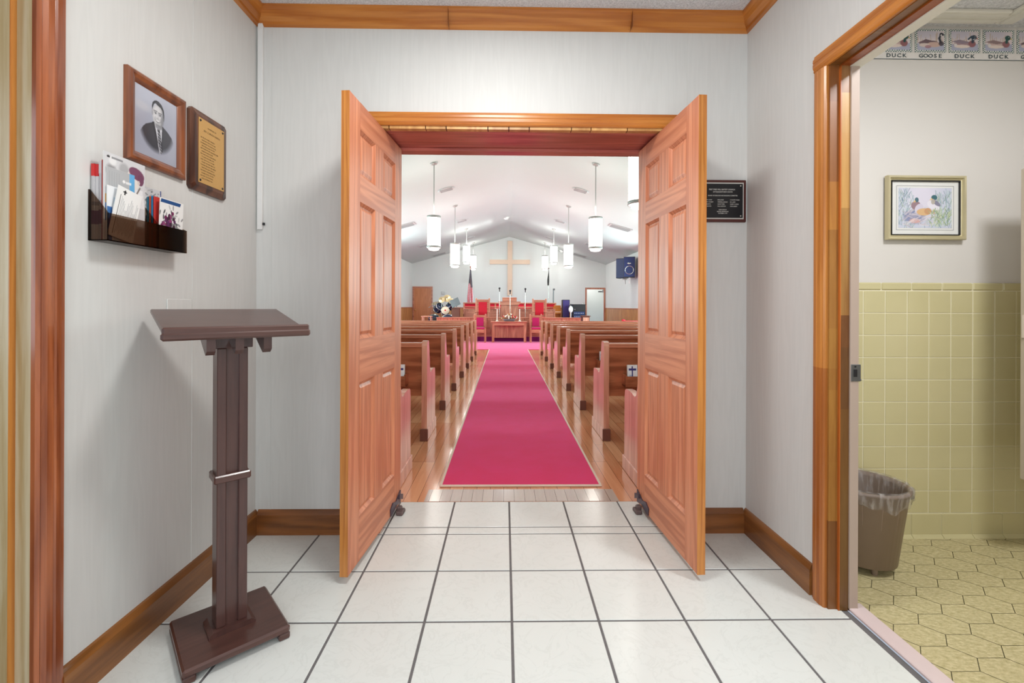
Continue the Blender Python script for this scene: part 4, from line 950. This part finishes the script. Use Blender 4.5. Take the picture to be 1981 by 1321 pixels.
# booklets in pew racks
def pamphlet(x, y, label, w_=.085, s=1):
    cv = Canvas(24, 28, (236, 236, 240), 1.0); cv.rect(.42, .56, .15, .95, (50, 44, 120)); cv.rect(.1, .9, .72, .82, (50, 44, 120)); cv.rect(.15, .4, .2, .5, (190, 200, 220))
    r = thing('hymnal', label, 'book', (x, y, .474), 0, 'hymnals in the pew racks')
    m = MB(); m.box(0, w_, 0, .02, 0, .165, bev=.001, mat=Matrix.Rotation(R(-6), 4, 'X')); m.build('book_block', 'paper', r)
    o = Matrix.Rotation(R(-6), 4, 'X') @ Vector((.002, -.0006, .002)); v = Matrix.Rotation(R(-6), 4, 'X') @ Vector((0, 0, .16)); cv.sheet('front_cover', o, (w_ - .004, 0, 0), v, r)
pamphlet(1.035, 3.793, 'white hymnal with a dark cross in the rack behind the second right pew')
pamphlet(-.915, 3.793, 'white hymnal with a dark cross in the rack behind the second left pew')
pamphlet(1.04, 4.933, 'white hymnal standing in the rack of the third right pew')
pamphlet(1.04, 6.043, 'white hymnal standing in the rack of the fourth right pew')

# --- pendant lamps
def make_pendant(x, y, zt, zb, label, proto_len):
    r = thing('pendant_lamp', label, 'pendant lamp', (x, y, zb), 0, 'cylinder pendant lamps in two rows')
    H = zt - zb; zc_ = cz(x) - zb
    m = MB(); m.lathe([(.001, .05), (.127, .05), (.130, .06), (.130, H - .05), (.127, H - .04), (.001, H - .04)], n=32); m.build('lamp_shade', 'shade', r)
    m = MB(); m.lathe([(.001, .0), (.07, .0), (.10, .012), (.10, .05)], n=28); m.build('lower_diffuser', 'shade', r)
    m = MB(); m.lathe([(.130, .045), (.138, .045), (.138, .085), (.130, .085)], n=32)
    m.lathe([(.130, H - .075), (.138, H - .075), (.138, H - .035), (.130, H - .035), (.04, H - .03), (.01, H - .02)], n=32)
    for k in range(6): a = k * math.pi / 3 + .3; m.box(.1305 * math.cos(a) - .003, .1305 * math.cos(a) + .003, .1305 * math.sin(a) - .003, .1305 * math.sin(a) + .003, .06, H - .05)
    m.build('metal_band', 'nickel', r)
    m = MB(); m.cyl((0, 0, H - .03), (0, 0, zc_ - .02), .011, n=12); m.build('stem', 'nickel', r)
    sl = -math.atan((RZ - EL) / (RX - SL)) if x < RX else math.atan((RZ - ER) / (SR - RX))
    m = MB(); m.lathe([(.001, -.035), (.05, -.03), (.075, -.012), (.08, .004), (.001, .004)], n=24, mat=Matrix.Translation((0, 0, zc_)) @ Matrix.Rotation(sl, 4, 'Y')); m.build('canopy', 'nickel', r)
    lp = bpy.data.lights.new('lamp_glow', 'POINT'); lp.energy = 12; lp.shadow_soft_size = .08; lp.color = (1, .97, .93); lo = bpy.data.objects.new('lamp_glow', lp); C.objects.link(lo); lo.parent = r; lo.location = (0, 0, H + .10)
    return r
names = ['nearest', 'second', 'third', 'farthest']
for side, x in (('left', -1.40), ('right', 1.80)):
    for i, (y, zt, zb) in enumerate(((9.0, 2.93, 2.22), (12.82, 2.92, 2.20), (16.65, 3.38, 2.65), (20.3, 3.42, 2.72))):
        make_pendant(x, y, zt, zb, '%s hanging cylinder lamp of the %s row' % (['nearest fully visible' if side == 'right' else 'nearest', 'second', 'third', 'farthest'][i] if not (side == 'right' and i) else ['', 'third', 'fourth', 'farthest'][i], side), 0)
make_pendant(1.55, 5.2, 2.96, 2.25, 'hanging cylinder lamp cut off by the right door edge, closest of all lamps', 0)

# --- ceiling vents
def vent(x, y, label, big):
    sl = math.atan((RZ - EL) / (RX - SL)); sl = -sl if x < RX else sl
    r = thing('ceiling_vent', label, 'ceiling vent', (x, y, cz(x)), 0, 'ceiling vents'); r.rotation_euler = (0, sl, 0)
    w_, d = (.30, .13) if not big else (.34, .2)
    m = MB(); m.box(-w_, w_, -d, d, -.012, .0, bev=.003) if big else m.lathe([(.001, -.02), (.17, -.018), (.21, 0), (.001, 0)], n=24, sy=.8); m.build('vent_frame', 'vent', r)
    m = MB()
    for k in range(6): yy = -d * .8 + k * d * .3; m.box(-w_ * (.85 if big else .5), w_ * (.85 if big else .5), yy, yy + d * .14, -.022, -.010)
    m.build('vent_slats', 'ventd', r)
for i, y in enumerate((11.0, 15.05, 18.7)):
    vent(-1.42, y, '%s round ceiling vent beside the left lamp row' % ['nearest', 'middle', 'farthest'][i], False); vent(1.83, y, '%s round ceiling vent beside the right lamp row' % ['nearest', 'middle', 'farthest'][i], False)
for i, y in enumerate((13.55, 17.6, 20.9)):
    vent(-3.0, y, '%s rectangular ceiling vent on the left slope' % ['nearest', 'middle', 'farthest'][i], True); vent(3.45, y, '%s rectangular ceiling vent on the right slope' % ['nearest', 'middle', 'farthest'][i], True)
for x, y, lb in ((.04, 16.65, 'small bright spotlight near the ridge of the sanctuary ceiling'), (2.66, 21.2, 'small bright spotlight far right on the sanctuary ceiling')):
    r = thing('ceiling_spotlight', lb, 'ceiling light', (x, y, cz(x)))
    m = MB(); m.lathe([(.10, .0), (.10, -.03), (.075, -.04), (.07, -.03)], n=20); m.build('trim_ring', 'white', r); m = MB(); m.lathe([(.001, -.03), (.07, -.03)], n=20); m.build('bulb', 'bulb', r)

# --- cross on far wall
cs = MB(); cs.box(.14, .36, SD - .06, SD, 1.62, 4.20, bev=.004); cs.box(-.70, 1.19, SD - .062, SD, 3.10, 3.31, bev=.004)
tag(cs.build('wall_cross', 'crosswood'), 'large plain pale wooden cross on the far sanctuary wall', 'cross')
m = MB(); m.box(-2.98, -2.80, SD - .03, SD, 1.66, 1.80, bev=.01); m.box(-2.95, -2.84, SD - .045, SD - .03, 1.68, 1.70); tag(m.build('wall_thermostat', 'vent'), 'small pale thermostat box on the far wall above the drums', 'thermostat')
m = MB(); m.box(-3.24, -3.12, SD - .025, SD - .012, .86, .98, bev=.002); tag(m.build('wall_switch', 'white'), 'white switch plate on the wainscot right of the far left door', 'switch')

# --- altar rail panels (platform front)
def panel_front(name, label, x0, x1, y, z0, z1, step=.55, cat='panelled rail', mat='rosewood'):
    r = thing(name, label, cat, (x0, y, z0)); W = x1 - x0; H = z1 - z0
    m = MB(); m.box(0, W, .01, .04, 0, H - .03); m.box(-.01, W + .01, -.02, .06, H - .03, H, bev=.006); m.box(0, W, -.005, .045, 0, .09, bev=.003); m.build('rail_body', mat + 'x' if mat == 'rosewood' else mat, r)
    n = max(1, int(W / step)); m = MB()
    for k in range(n + 1): a = (W - .06) * k / n; m.box(a, a + .06, .0, .05, .09, H - .03, bev=.003)
    m.box(0, W, .003, .045, H - .10, H - .03); m.build('rail_posts', mat, r); return r
panel_front('altar_rail', 'long oak panelled rail along the front of the platform', -2.15, 2.43, 14.46, .15, .765)
m = MB(); m.box(-2.15, 2.43, 14.44, 14.52, 0, .15); tag(m.build('floor_step', 'carpetd'), kind='structure')

# --- high-backed chairs
def throne(name, label, group, x, y, z, fab, scale=1.0, W=.50, H=1.08, seat=.42):
    r = thing(name, label, 'chair', (x, y, z), 0, group)
    for sx in (-1, 1):
        m = MB(); m.box(sx * W / 2, sx * (W / 2 - .055), .36, .41, 0, H, bev=.004); m.ball((sx * (W / 2 - .0275), .385, H), .028); m.build('rear_post', 'rosewood', r)
        m = MB(); m.box(sx * W / 2, sx * (W / 2 - .06), -.05, 0, 0, seat + (.18 if True else 0), bev=.004); m.build('front_leg', 'rosewood', r)
        m = MB(); m.box(sx * W / 2, sx * (W / 2 - .055), -.06, .37, seat + .18, seat + .215, bev=.006); m.build('armrest', 'rosewoodx', r)
    m = MB(); m.box(-W / 2 + .05, W / 2 - .05, .37, .40, seat, H - .03); m.box(-W / 2 + .05, W / 2 - .05, .365, .405, H - .10, H - .02, bev=.003); m.build('back_frame', 'rosewoodx', r)
    m = MB(); m.box(-W / 2 + .105, W / 2 - .105, .352, .372, seat + .10, H - .11, bev=.008); m.build('back_cushion', fab, r)
    m = MB(); m.box(-W / 2 + .02, W / 2 - .02, -.04, .37, seat - .11, seat - .03); m.build('seat_frame', 'rosewoodx', r)
    m = MB(); m.box(-W / 2 + .06, W / 2 - .06, -.045, .36, seat - .03, seat + .035, bev=.02); m.build('seat_cushion', fab, r); return r
def side_chair(label, x, y):
    r = thing('side_chair', label, 'chair', (x, y, .009), 0, 'magenta chairs beside the communion table'); W, H, s = .40, .845, .42
    for sx in (-1, 1):
        m = MB(); m.box(sx * W / 2, sx * (W / 2 - .05), .34, .385, 0, H, bev=.004); m.ball((sx * (W / 2 - .025), .362, H), .024); m.build('rear_post', 'rosewood', r)
        m = MB(); m.box(sx * W / 2, sx * (W / 2 - .05), -.05, 0, 0, s, bev=.004); m.ball((sx * (W / 2 - .025), -.025, s + .01), .022); m.build('front_leg', 'rosewood', r)
    m = MB(); m.box(-W / 2 + .045, W / 2 - .045, .35, .375, s, H - .03); m.build('back_frame', 'rosewoodx', r)
    m = MB(); m.box(-W / 2 + .09, W / 2 - .09, .335, .352, s + .06, H - .09, bev=.006); m.build('back_cushion', 'pinkfab', r)
    m = MB(); m.box(-W / 2 + .045, W / 2 - .045, -.04, .34, s - .12, s - .02); m.build('seat_frame', 'rosewoodx', r)
    m = MB(); m.box(-W / 2 + .045, W / 2 - .045, -.045, .335, s - .02, s + .04, bev=.02); m.build('seat_cushion', 'pinkfab', r)
side_chair('magenta-cushioned oak chair standing left of the communion table', -.765, 13.95)
side_chair('magenta-cushioned oak chair standing right of the communion table', .985, 13.95)
throne('high_backed_chair', 'tall oak chair with red back on the platform left of the pulpit', 'tall red chairs on the platform', -.745, 15.25, .30, 'redfab', H=1.07)
throne('high_backed_chair', 'tall oak chair with red back on the platform right of the pulpit', 'tall red chairs on the platform', 1.20, 15.25, .30, 'redfab', H=1.06)

# --- communion table
ct = thing('communion_table', 'oak communion table at the head of the aisle carrying flowers and candles', 'table', (.145, 13.98, .009))
m = MB(); m.box(-.56, .56, -.05, .42, .615, .645, bev=.006); m.build('tabletop', 'rosewoodx', ct)
m = MB(); m.box(-.50, .50, .0, .025, .52, .615); m.box(-.50, .50, .345, .37, .52, .615); m.box(-.52, -.495, .02, .35, .52, .615); m.box(.495, .52, .02, .35, .52, .615); m.build('apron', 'rosewoodx', ct)
for sx in (-1, 1):
    for sy in (0, 1): m = MB(); m.box(sx * .53, sx * .46, .37 * sy - .005 * (1 - sy), .37 * sy + (.065 if sy == 0 else -.065), 0, .615, bev=.004); m.build('leg', 'rosewood', ct)
m = MB(); m.box(-.47, .47, .30, .33, .12, .56); m.build('back_panel', 'rosewood', ct)

# flowers
fa = thing('flower_arrangement', 'low arrangement of cream and red dried flowers in a grey basket', 'flowers', (.15, 14.12, .654))
m = MB(); m.lathe([(.001, 0), (.15, 0), (.20, .07), (.19, .07), (.14, .02)], n=24, sx=1, sy=.55); m.build('basket', 'basket', fa)
rng = random.Random(11); mats = ['candle', 'redfab', 'orange', 'crosswood', 'candle', 'cymbal']
flo = []
for q in mats:
    m = MB()
    for k in range(7):
        a = 2 * math.pi * k / 7; m.ball((.014 * math.cos(a), .014 * math.sin(a), 0), .013, 6, 4, (1, 1, .6))
    m.ball((0, 0, .006), .009, 6, 4); me_o = m.build('blossom', q, fa); flo.append(me_o)
for k in range(54):
    o = flo[k] if k < 6 else flo[k % 6].copy()
    if k >= 6: C.objects.link(o)
    a = rng.uniform(0, 2 * math.pi); rr = math.sqrt(rng.random()); h = .085 + .11 * (1 - rr) + rng.uniform(0, .05)
    o.location = (.235 * rr * math.cos(a), .10 * rr * math.sin(a), h); o.rotation_euler = (rng.uniform(.4, 1.4), rng.uniform(-.5, .5), rng.uniform(-1, 1)); o.scale = [rng.uniform(.8, 1.35)] * 3; o.parent = fa
m = MB()
for k in range(46):
    a = rng.uniform(0, 2 * math.pi); r2 = rng.uniform(.03, .23); tip = (r2 * math.cos(a), .45 * r2 * math.sin(a), .09 + .10 * (1 - r2 / .25) + rng.uniform(0, .05)); m.cyl((0.3 * tip[0], .3 * tip[1], .03), tip, .004, .001, n=5)
    m.ball(tip, .012, 5, 4, (1.6, .5, .5))
m.build('foliage', 'leaf', fa)
for x, lb in ((-.225, 'tall ivory candle left of the flowers on the communion table'), (.47, 'tall ivory candle right of the flowers on the communion table')):
    r = thing('candle', lb, 'candle', (x, 14.05, .654), 0, 'candles on the communion table')
    m = MB(); m.lathe([(.001, 0), (.05, 0), (.045, .012), (.018, .03), (.016, .07), (.024, .08), (.001, .08)], n=18); m.build('candle_holder', 'candle', r)
    m = MB(); m.cyl((0, 0, .08), (0, 0, .38), .0155, .014, n=16); m.cyl((0, 0, .38), (0, 0, .395), .002, n=5); m.build('candle_stick', 'candle', r)

# --- pulpit
pu = thing('pulpit', 'oak pulpit with stepped top standing centre on the platform', 'pulpit', (.175, 15.75, .30))
m = MB(); m.box(-.30, .30, 0, .45, 0, .86, bev=.006); m.box(-.33, .33, -.02, .47, 0, .10, bev=.006); m.box(-.24, .24, -.008, 0, .16, .78, bev=.004); m.build('pulpit_body', 'rosewood', pu)
m = MB(); m.prism([(-.32, .86), (.32, .86), (.385, .955), (.385, .985), (-.385, .985), (-.385, .955)], -.04, .49, 'Y'); m.build('cornice', 'rosewoodx', pu)
m = MB(); m.box(-.25, .25, .12, .45, .985, 1.13, bev=.006); m.box(-.235, -.02, .114, .12, 1.005, 1.11); m.box(.02, .235, .114, .12, 1.005, 1.11); m.build('book_desk', 'rosewoodx', pu)

# mic stands
def mic(name, label, x, y, z, h, lean=0):
    r = thing(name, label, 'microphone', (x, y, z), 0, 'microphone stands by the pulpit')
    m = MB(); m.lathe([(.001, 0), (.12, 0), (.12, .015), (.02, .03), (.001, .03)], n=20); m.cyl((0, 0, .02), (0, 0, h - .25), .009, n=10); m.tube([(0, 0, h - .25), (lean * .3, 0, h - .18), (lean, 0, h - .12)], .006); m.build('stand', 'chrome', r)
    m = MB(); m.cyl((lean, 0, h - .13), (lean, -.02, h - .03), .012, .018, n=12); m.ball((lean, -.025, h - .01), .034, 12, 8); m.build('microphone_head', 'black', r)
mic('microphone_stand', 'microphone on a stand left of the pulpit', -.172, 15.55, .30, 1.44)
mic('microphone_stand', 'microphone on a stand right of the pulpit', .712, 15.55, .30, 1.42)
mic('microphone_stand', 'microphone on a tall stand centred in front of the pulpit', .185, 14.95, .30, 1.34)

# --- panelled screens and choir rail
panel_front('choir_screen', 'low oak panelled screen behind the left tall chair', -1.47, -.10, 16.5, .30, 1.03, .36, 'screen')
panel_front('choir_screen', 'low oak panelled screen behind the right tall chair', .42, 1.84, 16.5, .30, 1.03, .36, 'screen')
cr_ = thing('choir_rail', 'red fabric covered choir rail stretching across the back of the platform', 'rail', (-1.63, 18.0, .30))
m = MB(); m.box(0, 3.68, 0, .02, .52, .92); m.build('red_panel', 'redfab', cr_)
m = MB()
for x in (0, .56, 1.24, 2.4, 3.1, 3.62): m.box(x, x + .06, -.02, .04, 0, .96, bev=.004)
m.box(0, 3.68, -.03, .05, .92, .96, bev=.004); m.box(0, 3.68, -.015, 0, .76, .80); m.box(0, 3.68, -.02, .04, .42, .50); m.build('wooden_frame', 'rosewoodx', cr_)
m = MB(); m.box(0, 3.68, .05, .09, 0, .42); m.build('kick_panel', 'rosewood', cr_)

# --- flags
def flag(name, label, x, y, z, top, side, us=True):
    r = thing(name, label, 'flag', (x, y, z))
    m = MB(); m.lathe([(.001, 0), (.14, 0), (.13, .03), (.03, .06), (.001, .06)], n=20); m.cyl((0, 0, .05), (0, 0, top), .014, n=10); m.ball((0, 0, top + .03), .035); m.build('flag_pole', 'chrome' if not us else 'rosewood', r)
    nx, ny = 60, 110; cv = Canvas(nx, ny, (240, 230, 234), 1.0)
    Lf = top - .12 - .55 if us else .62
    if us:
        s_ = cv.U * .9 + (1 - cv.V) * .35
        st = (np.floor((cv.U * 1.0 + cv.V * .28) * 9) % 2) == 0; cv.a[st] = (210, 20, 56)
        blue = cv.V > .62 + .06 * np.sin(cv.U * 6); cv.a[blue] = (46, 42, 62)
        stars = blue & ((np.floor(cv.U * 13) + np.floor(cv.V * 44)) % 2 == 0) & (np.sin(cv.U * 82) > .1); cv.a[stars] = (214, 206, 210)
    else: cv.a[:] = (150, 150, 146); cv.a[(np.floor(cv.U * 5) % 2) == 0] = (70, 70, 72)
    w_ = .26 if us else .09
    me_w = lambda u, v: .035 * np.sin(u * 22 + v * 3)
    # drape: narrow at top, spreading below
    ob = cv.sheet('flag_cloth', (0, 0, 0), (1, 0, 0), (0, 0, 1), r)
    co = np.zeros(nx * ny * 3); ob.data.vertices.foreach_get('co', co); co = co.reshape(-1, 3); u, v = co[:, 0].copy(), co[:, 2].copy()
    wid = w_ * np.clip(.18 + (1 - v) * 1.3, 0, 1.0) * (1 - .25 * np.clip((.35 - v) * 2, 0, 1)); co[:, 0] = (u - .5) * wid + side * .02 * (1 - v); co[:, 1] = -.03 + .05 * np.sin(u * 20 + v * 3) * np.clip((1 - v) * 2, .2, 1); co[:, 2] = top - .08 - (1 - v) * Lf
    ob.data.vertices.foreach_set('co', co.ravel()); ob.data.polygons.foreach_set('use_smooth', [True] * len(ob.data.polygons)); return r
flag('american_flag', 'furled American flag on a pole left of the cross', -1.42, 19.0, .30, 2.42, -1)
flag('furled_flag', 'dark furled flag on a pole right of the cross', 1.86, 19.2, .30, 2.40, -1, False)
r = thing('chrome_stand', 'slim metal stand with a round top beside the dark flag', 'stand', (2.0, 18.6, .30))
m = MB(); m.lathe([(.001, 0), (.12, 0), (.12, .02), (.02, .03)], n=18); m.cyl((0, 0, 0), (0, 0, 1.5), .022, n=10); m.build('pole', 'steel', r); m = MB(); m.ball((0.02, 0, 1.52), .045); m.build('round_top', 'steel', r)

# --- organ, speaker cabinet, rack
r = thing('organ_console', 'orange-brown organ console end beside the navy cabinet', 'organ', (1.94, 17.42, .30))
m = MB(); m.box(0, .22, 0, .5, 0, .86, bev=.01); m.box(-.02, .22, -.12, .3, .52, .60, bev=.01); m.box(-.02, .0, .0, .5, 0, .80); m.build('organ_case', 'orange', r)
m = MB(); m.box(.01, .21, -.10, 0, .60, .615); m.build('keyboard', 'white', r)
r = thing('speaker_cabinet', 'tall purple-black speaker cabinet beside the organ', 'speaker', (2.17, 16.98, .30))
m = MB(); m.box(0, .27, 0, .35, 0, 1.07, bev=.008); m.build('cabinet', 'black', r); m = MB(); m.box(.015, .255, -.008, 0, .42, 1.05, bev=.003); m.build('grille', 'purple', r); m = MB(); m.box(.015, .255, -.006, 0, .03, .39); m.build('lower_panel', plain('deep plum panel', (52, 22, 46), .5), r)
r = thing('amplifier_rack', 'black amplifier rack with navy blue equipment right of the platform', 'rack', (2.47, 16.4, .30))
m = MB(); m.box(0, .46, 0, .4, 0, .90, bev=.006); m.box(-.02, .48, -.02, .42, .88, .90, bev=.004); m.build('rack_case', 'black', r)
for k, (z0, z1) in enumerate(((.15, .26), (.28, .38), (.40, .50), (.52, .63), (.66, .84))):
    m = MB(); m.box(.03, .43, -.012, 0, z0, z1, bev=.002); u_ = m.build('rack_unit', 'navy' if k < 4 else 'black', r)  # lower units are plain navy panels
    m = MB()
    for q in range(6 if k < 4 else 1): m.box(.06 + q * .06, .085 + q * .06, -.0145, -.012, z0 + .05, z0 + .062)
    m.build('indicator_lights', 'white', u_)
m = MB(); m.tube([(.38, .1, .90), (.38, .1, .94), (.44, .1, .94), (.44, .1, .90)], .006); m.build('handle', 'chrome', r)
r = thing('instrument_stand', 'white microphone stand with a black mic before the amplifier rack', 'microphone', (2.28, 15.6, .30))
m = MB(); m.lathe([(.001, 0), (.12, 0), (.12, .015), (.02, .03)], n=18); m.cyl((0, 0, 0), (0, 0, .62), .014, n=10); m.ball((0, 0, .72), .075, 12, 8, (1, .4, 1.5)); m.build('white_stand', 'white', r)
m = MB(); m.tube([(-.09, 0, .80), (0, 0, .88), (.09, 0, .78)], .010); m.ball((0, 0, .88), .028); m.build('microphone_head', 'black', r)
r = thing('brown_cabinet', 'small dark brown cabinet right of the amplifier rack', 'cabinet', (2.70, 15.7, .30))
m = MB(); m.box(0, .25, 0, .35, 0, .47, bev=.005); m.box(-.03, .28, -.02, .37, .47, .50, bev=.005); m.build('cabinet_body', 'oakfoot', r); m = MB(); m.box(.02, .23, -.012, 0, .03, .44, bev=.004); m.build('door_panel', 'oak', r)
r = thing('red_side_pew', 'red-cushioned side pew end by the right wall wainscot', 'pew', (3.34, 12.6, .009), 0)
m = MB(); m.prism([(0, 0), (0, .60), (.06, .72), (.16, .75), (.3, .75), (.3, 0)], 0, .05, 'X'); m.build('end_panel', 'redfab', r)
m = MB(); m.prism([(0, .3), (0, .60), (.05, .70), (.12, .72), (.16, .70), (.10, .3)], .05, 1.30, 'X'); m.build('backrest', 'redfab', r)
m = MB(); m.box(.05, 1.30, .1, .5, 0, .38, bev=.01); m.build('seat', 'rosewoodx', r)
m = MB(); m.box(1.30, 1.35, 0, .5, 0, .62, bev=.006); m.build('far_end_panel', 'rosewood', r)

# --- loudspeakers on right wall
for i, (x, y, rz, lb) in enumerate(((4.46, 16.2, R(-16), 'navy loudspeaker with a ringed woofer mounted high on the right wall'), (4.30, 16.75, R(-40), 'second dark loudspeaker behind the ringed one on the right wall'))):
    r = thing('wall_loudspeaker', lb, 'loudspeaker', (x, y, 2.17), rz, 'loudspeakers on the right wall')
    m = MB(); m.box(-.20, .20, 0, .34, 0, .74, bev=.01); m.build('cabinet', 'black', r); m = MB(); m.box(-.185, .185, -.008, 0, .02, .72, bev=.004); gr_ = m.build('grille', 'navy', r)
    if i == 0:
        m = MB(); m.lathe([(.135, .0), (.140, .006), (.150, .006), (.155, 0)], n=36, mat=Matrix.Translation((0, -.009, .26)) @ Matrix.Rotation(R(90), 4, 'X')); m.build('woofer_ring', 'chrome', gr_)
        m = MB(); m.ball((-.03, -.01, .50), .035, sc=(1.2, .3, 1)); m.ball((.03, -.01, .50), .03, sc=(1, .3, .8)); m.build('tweeter_badge', 'chrome', gr_)
    m = MB(); m.box(-.03, .03, .1, .5, -.04, -.005); m.box(-.02, .02, .3, .36, -.20, -.02); m.build('bracket', 'white', r)

# --- drum kit
dk = thing('drum_kit', 'drum kit with tan heads and dark shells on the platform at left', 'drum kit', (-2.05, 16.8, .30))
def drum(nm, x, y, z, r_, dep, rx, rz, head='skin_drum', dot=False):
    mt = Matrix.Translation((x, y, z)) @ Matrix.Rotation(rz, 4, 'Z') @ Matrix.Rotation(rx, 4, 'X')
    m = MB(); m.cyl((0, 0, -dep), (0, 0, 0), r_, n=28, mat=mt); d = m.build(nm, 'drum', dk)
    m = MB(); m.lathe([(.001, .004), (r_ * .93, .004), (r_ * .95, 0)], n=28, mat=mt); m.build('drumhead', head, d)
    m = MB(); m.lathe([(r_ * .95, .0), (r_ * .96, .012), (r_ * 1.03, .012), (r_ * 1.03, -.02), (r_, -.02)], n=28, mat=mt); m.lathe([(r_ * 1.0, -dep), (r_ * 1.03, -dep), (r_ * 1.03, -dep + .025), (r_, -dep + .025)], n=28, mat=mt)
    for k in range(6): a = k * math.pi / 3; m.box(r_ * math.cos(a) - .006, r_ * math.cos(a) + .006, r_ * math.sin(a) - .006, r_ * math.sin(a) + .006, -dep, 0, mat=mt)
    m.build('rim', 'chrome', d)
    if dot: m = MB(); m.lathe([(.001, .006), (.03, .006)], n=14, mat=mt); m.build('head_dot', 'redfab', d)
drum('bass_drum', -.02, -.15, .27, .24, .40, R(90), 0, 'drum')
drum('snare_drum', -.55, -.1, .42, .19, .14, R(25), 0, 'drum')
drum('tom_drum', -.12, -.1, .66, .15, .22, R(78), R(10), dot=True)
drum('tom_drum', -.32, -.02, .80, .16, .24, R(60), R(40), 'drum')
drum('floor_tom', -.56, .1, .40, .2, .32, R(10), 0, 'drum')
drum('tom_drum', .0, .05, .86, .13, .18, R(55), R(-30), 'drum')
for x, y, z, r_, rx, ry in ((-.08, .1, 1.10, .15, 62, 12), (-.26, .0, 1.05, .12, 66, -8), (.10, .05, .99, .12, 58, 25), (-.5, .2, .92, .18, 20, -10)):
    m = MB(); mt = Matrix.Translation((x, y, z)) @ Matrix.Rotation(R(ry), 4, 'Y') @ Matrix.Rotation(R(rx), 4, 'X'); m.lathe([(.001, .03), (.03, .025), (.04, .012), (r_, 0)], n=28, mat=mt); cy = m.build('cymbal', 'cymbal', dk)
    m = MB(); m.ball((0, 0, .032), .02, 8, 5, mat=mt); m.build('cymbal_nut', 'oakfoot', cy)
    m = MB(); m.cyl((x, y, 0), (x, y, z), .011, n=8); m.cyl((x, y, 0), (x + .12, y - .08, 0.0), .01, n=6) if False else None; m.build('cymbal_stand', 'chrome', dk)
m = MB(); m.cyl((-.75, 0, .75), (-.35, 0, 1.0), .008, n=8); m.cyl((-.55, .25, .0), (-.6, .2, .95), .01, n=8); m.build('boom_arm', 'steel', dk)
r = thing('music_stand', 'grey music stand with a tilted desk beside the drums', 'music stand', (-1.76, 16.7, .30))
m = MB(); m.box(-.17, .17, 0, .012, 0, .30, mat=Matrix.Translation((0, 0, .82)) @ Matrix.Rotation(R(-25), 4, 'Y') @ Matrix.Rotation(R(-20), 4, 'X')); m.build('desk', 'steel', r); m = MB(); m.cyl((0, .03, 0), (0, .03, .85), .012, n=8); m.lathe([(.001, 0), (.15, 0), (.15, .012), (.01, .02)], n=16); m.build('stand', 'steel', r)
m = MB(); m.box(-1.86, -1.60, 16.2, 16.5, .30, 1.03, bev=.006); m.box(-1.88, -1.58, 16.18, 16.52, 1.03, 1.05, bev=.004); tag(m.build('wooden_stand', 'oakfoot'), 'dark brown wooden box stand right of the drum kit', 'cabinet')
r = thing('small_table', 'small wooden side table left of the drum kit', 'table', (-2.55, 14.9, .30))
m = MB(); m.box(-.17, .17, 0, .3, .46, .49, bev=.004); m.build('tabletop', 'oak', r)
for sx in (-1, 1):
    for yy in (.02, .28): m = MB(); m.box(sx * .15, sx * .12, yy - .015, yy + .015, 0, .46); m.build('leg', 'oak', r)
m = MB(); m.box(-2.30, -2.16, 14.6, 14.9, .30, .74, bev=.01); tag(m.build('black_monitor_box', 'black'), 'black monitor speaker box on the floor left of the altar rail', 'speaker')
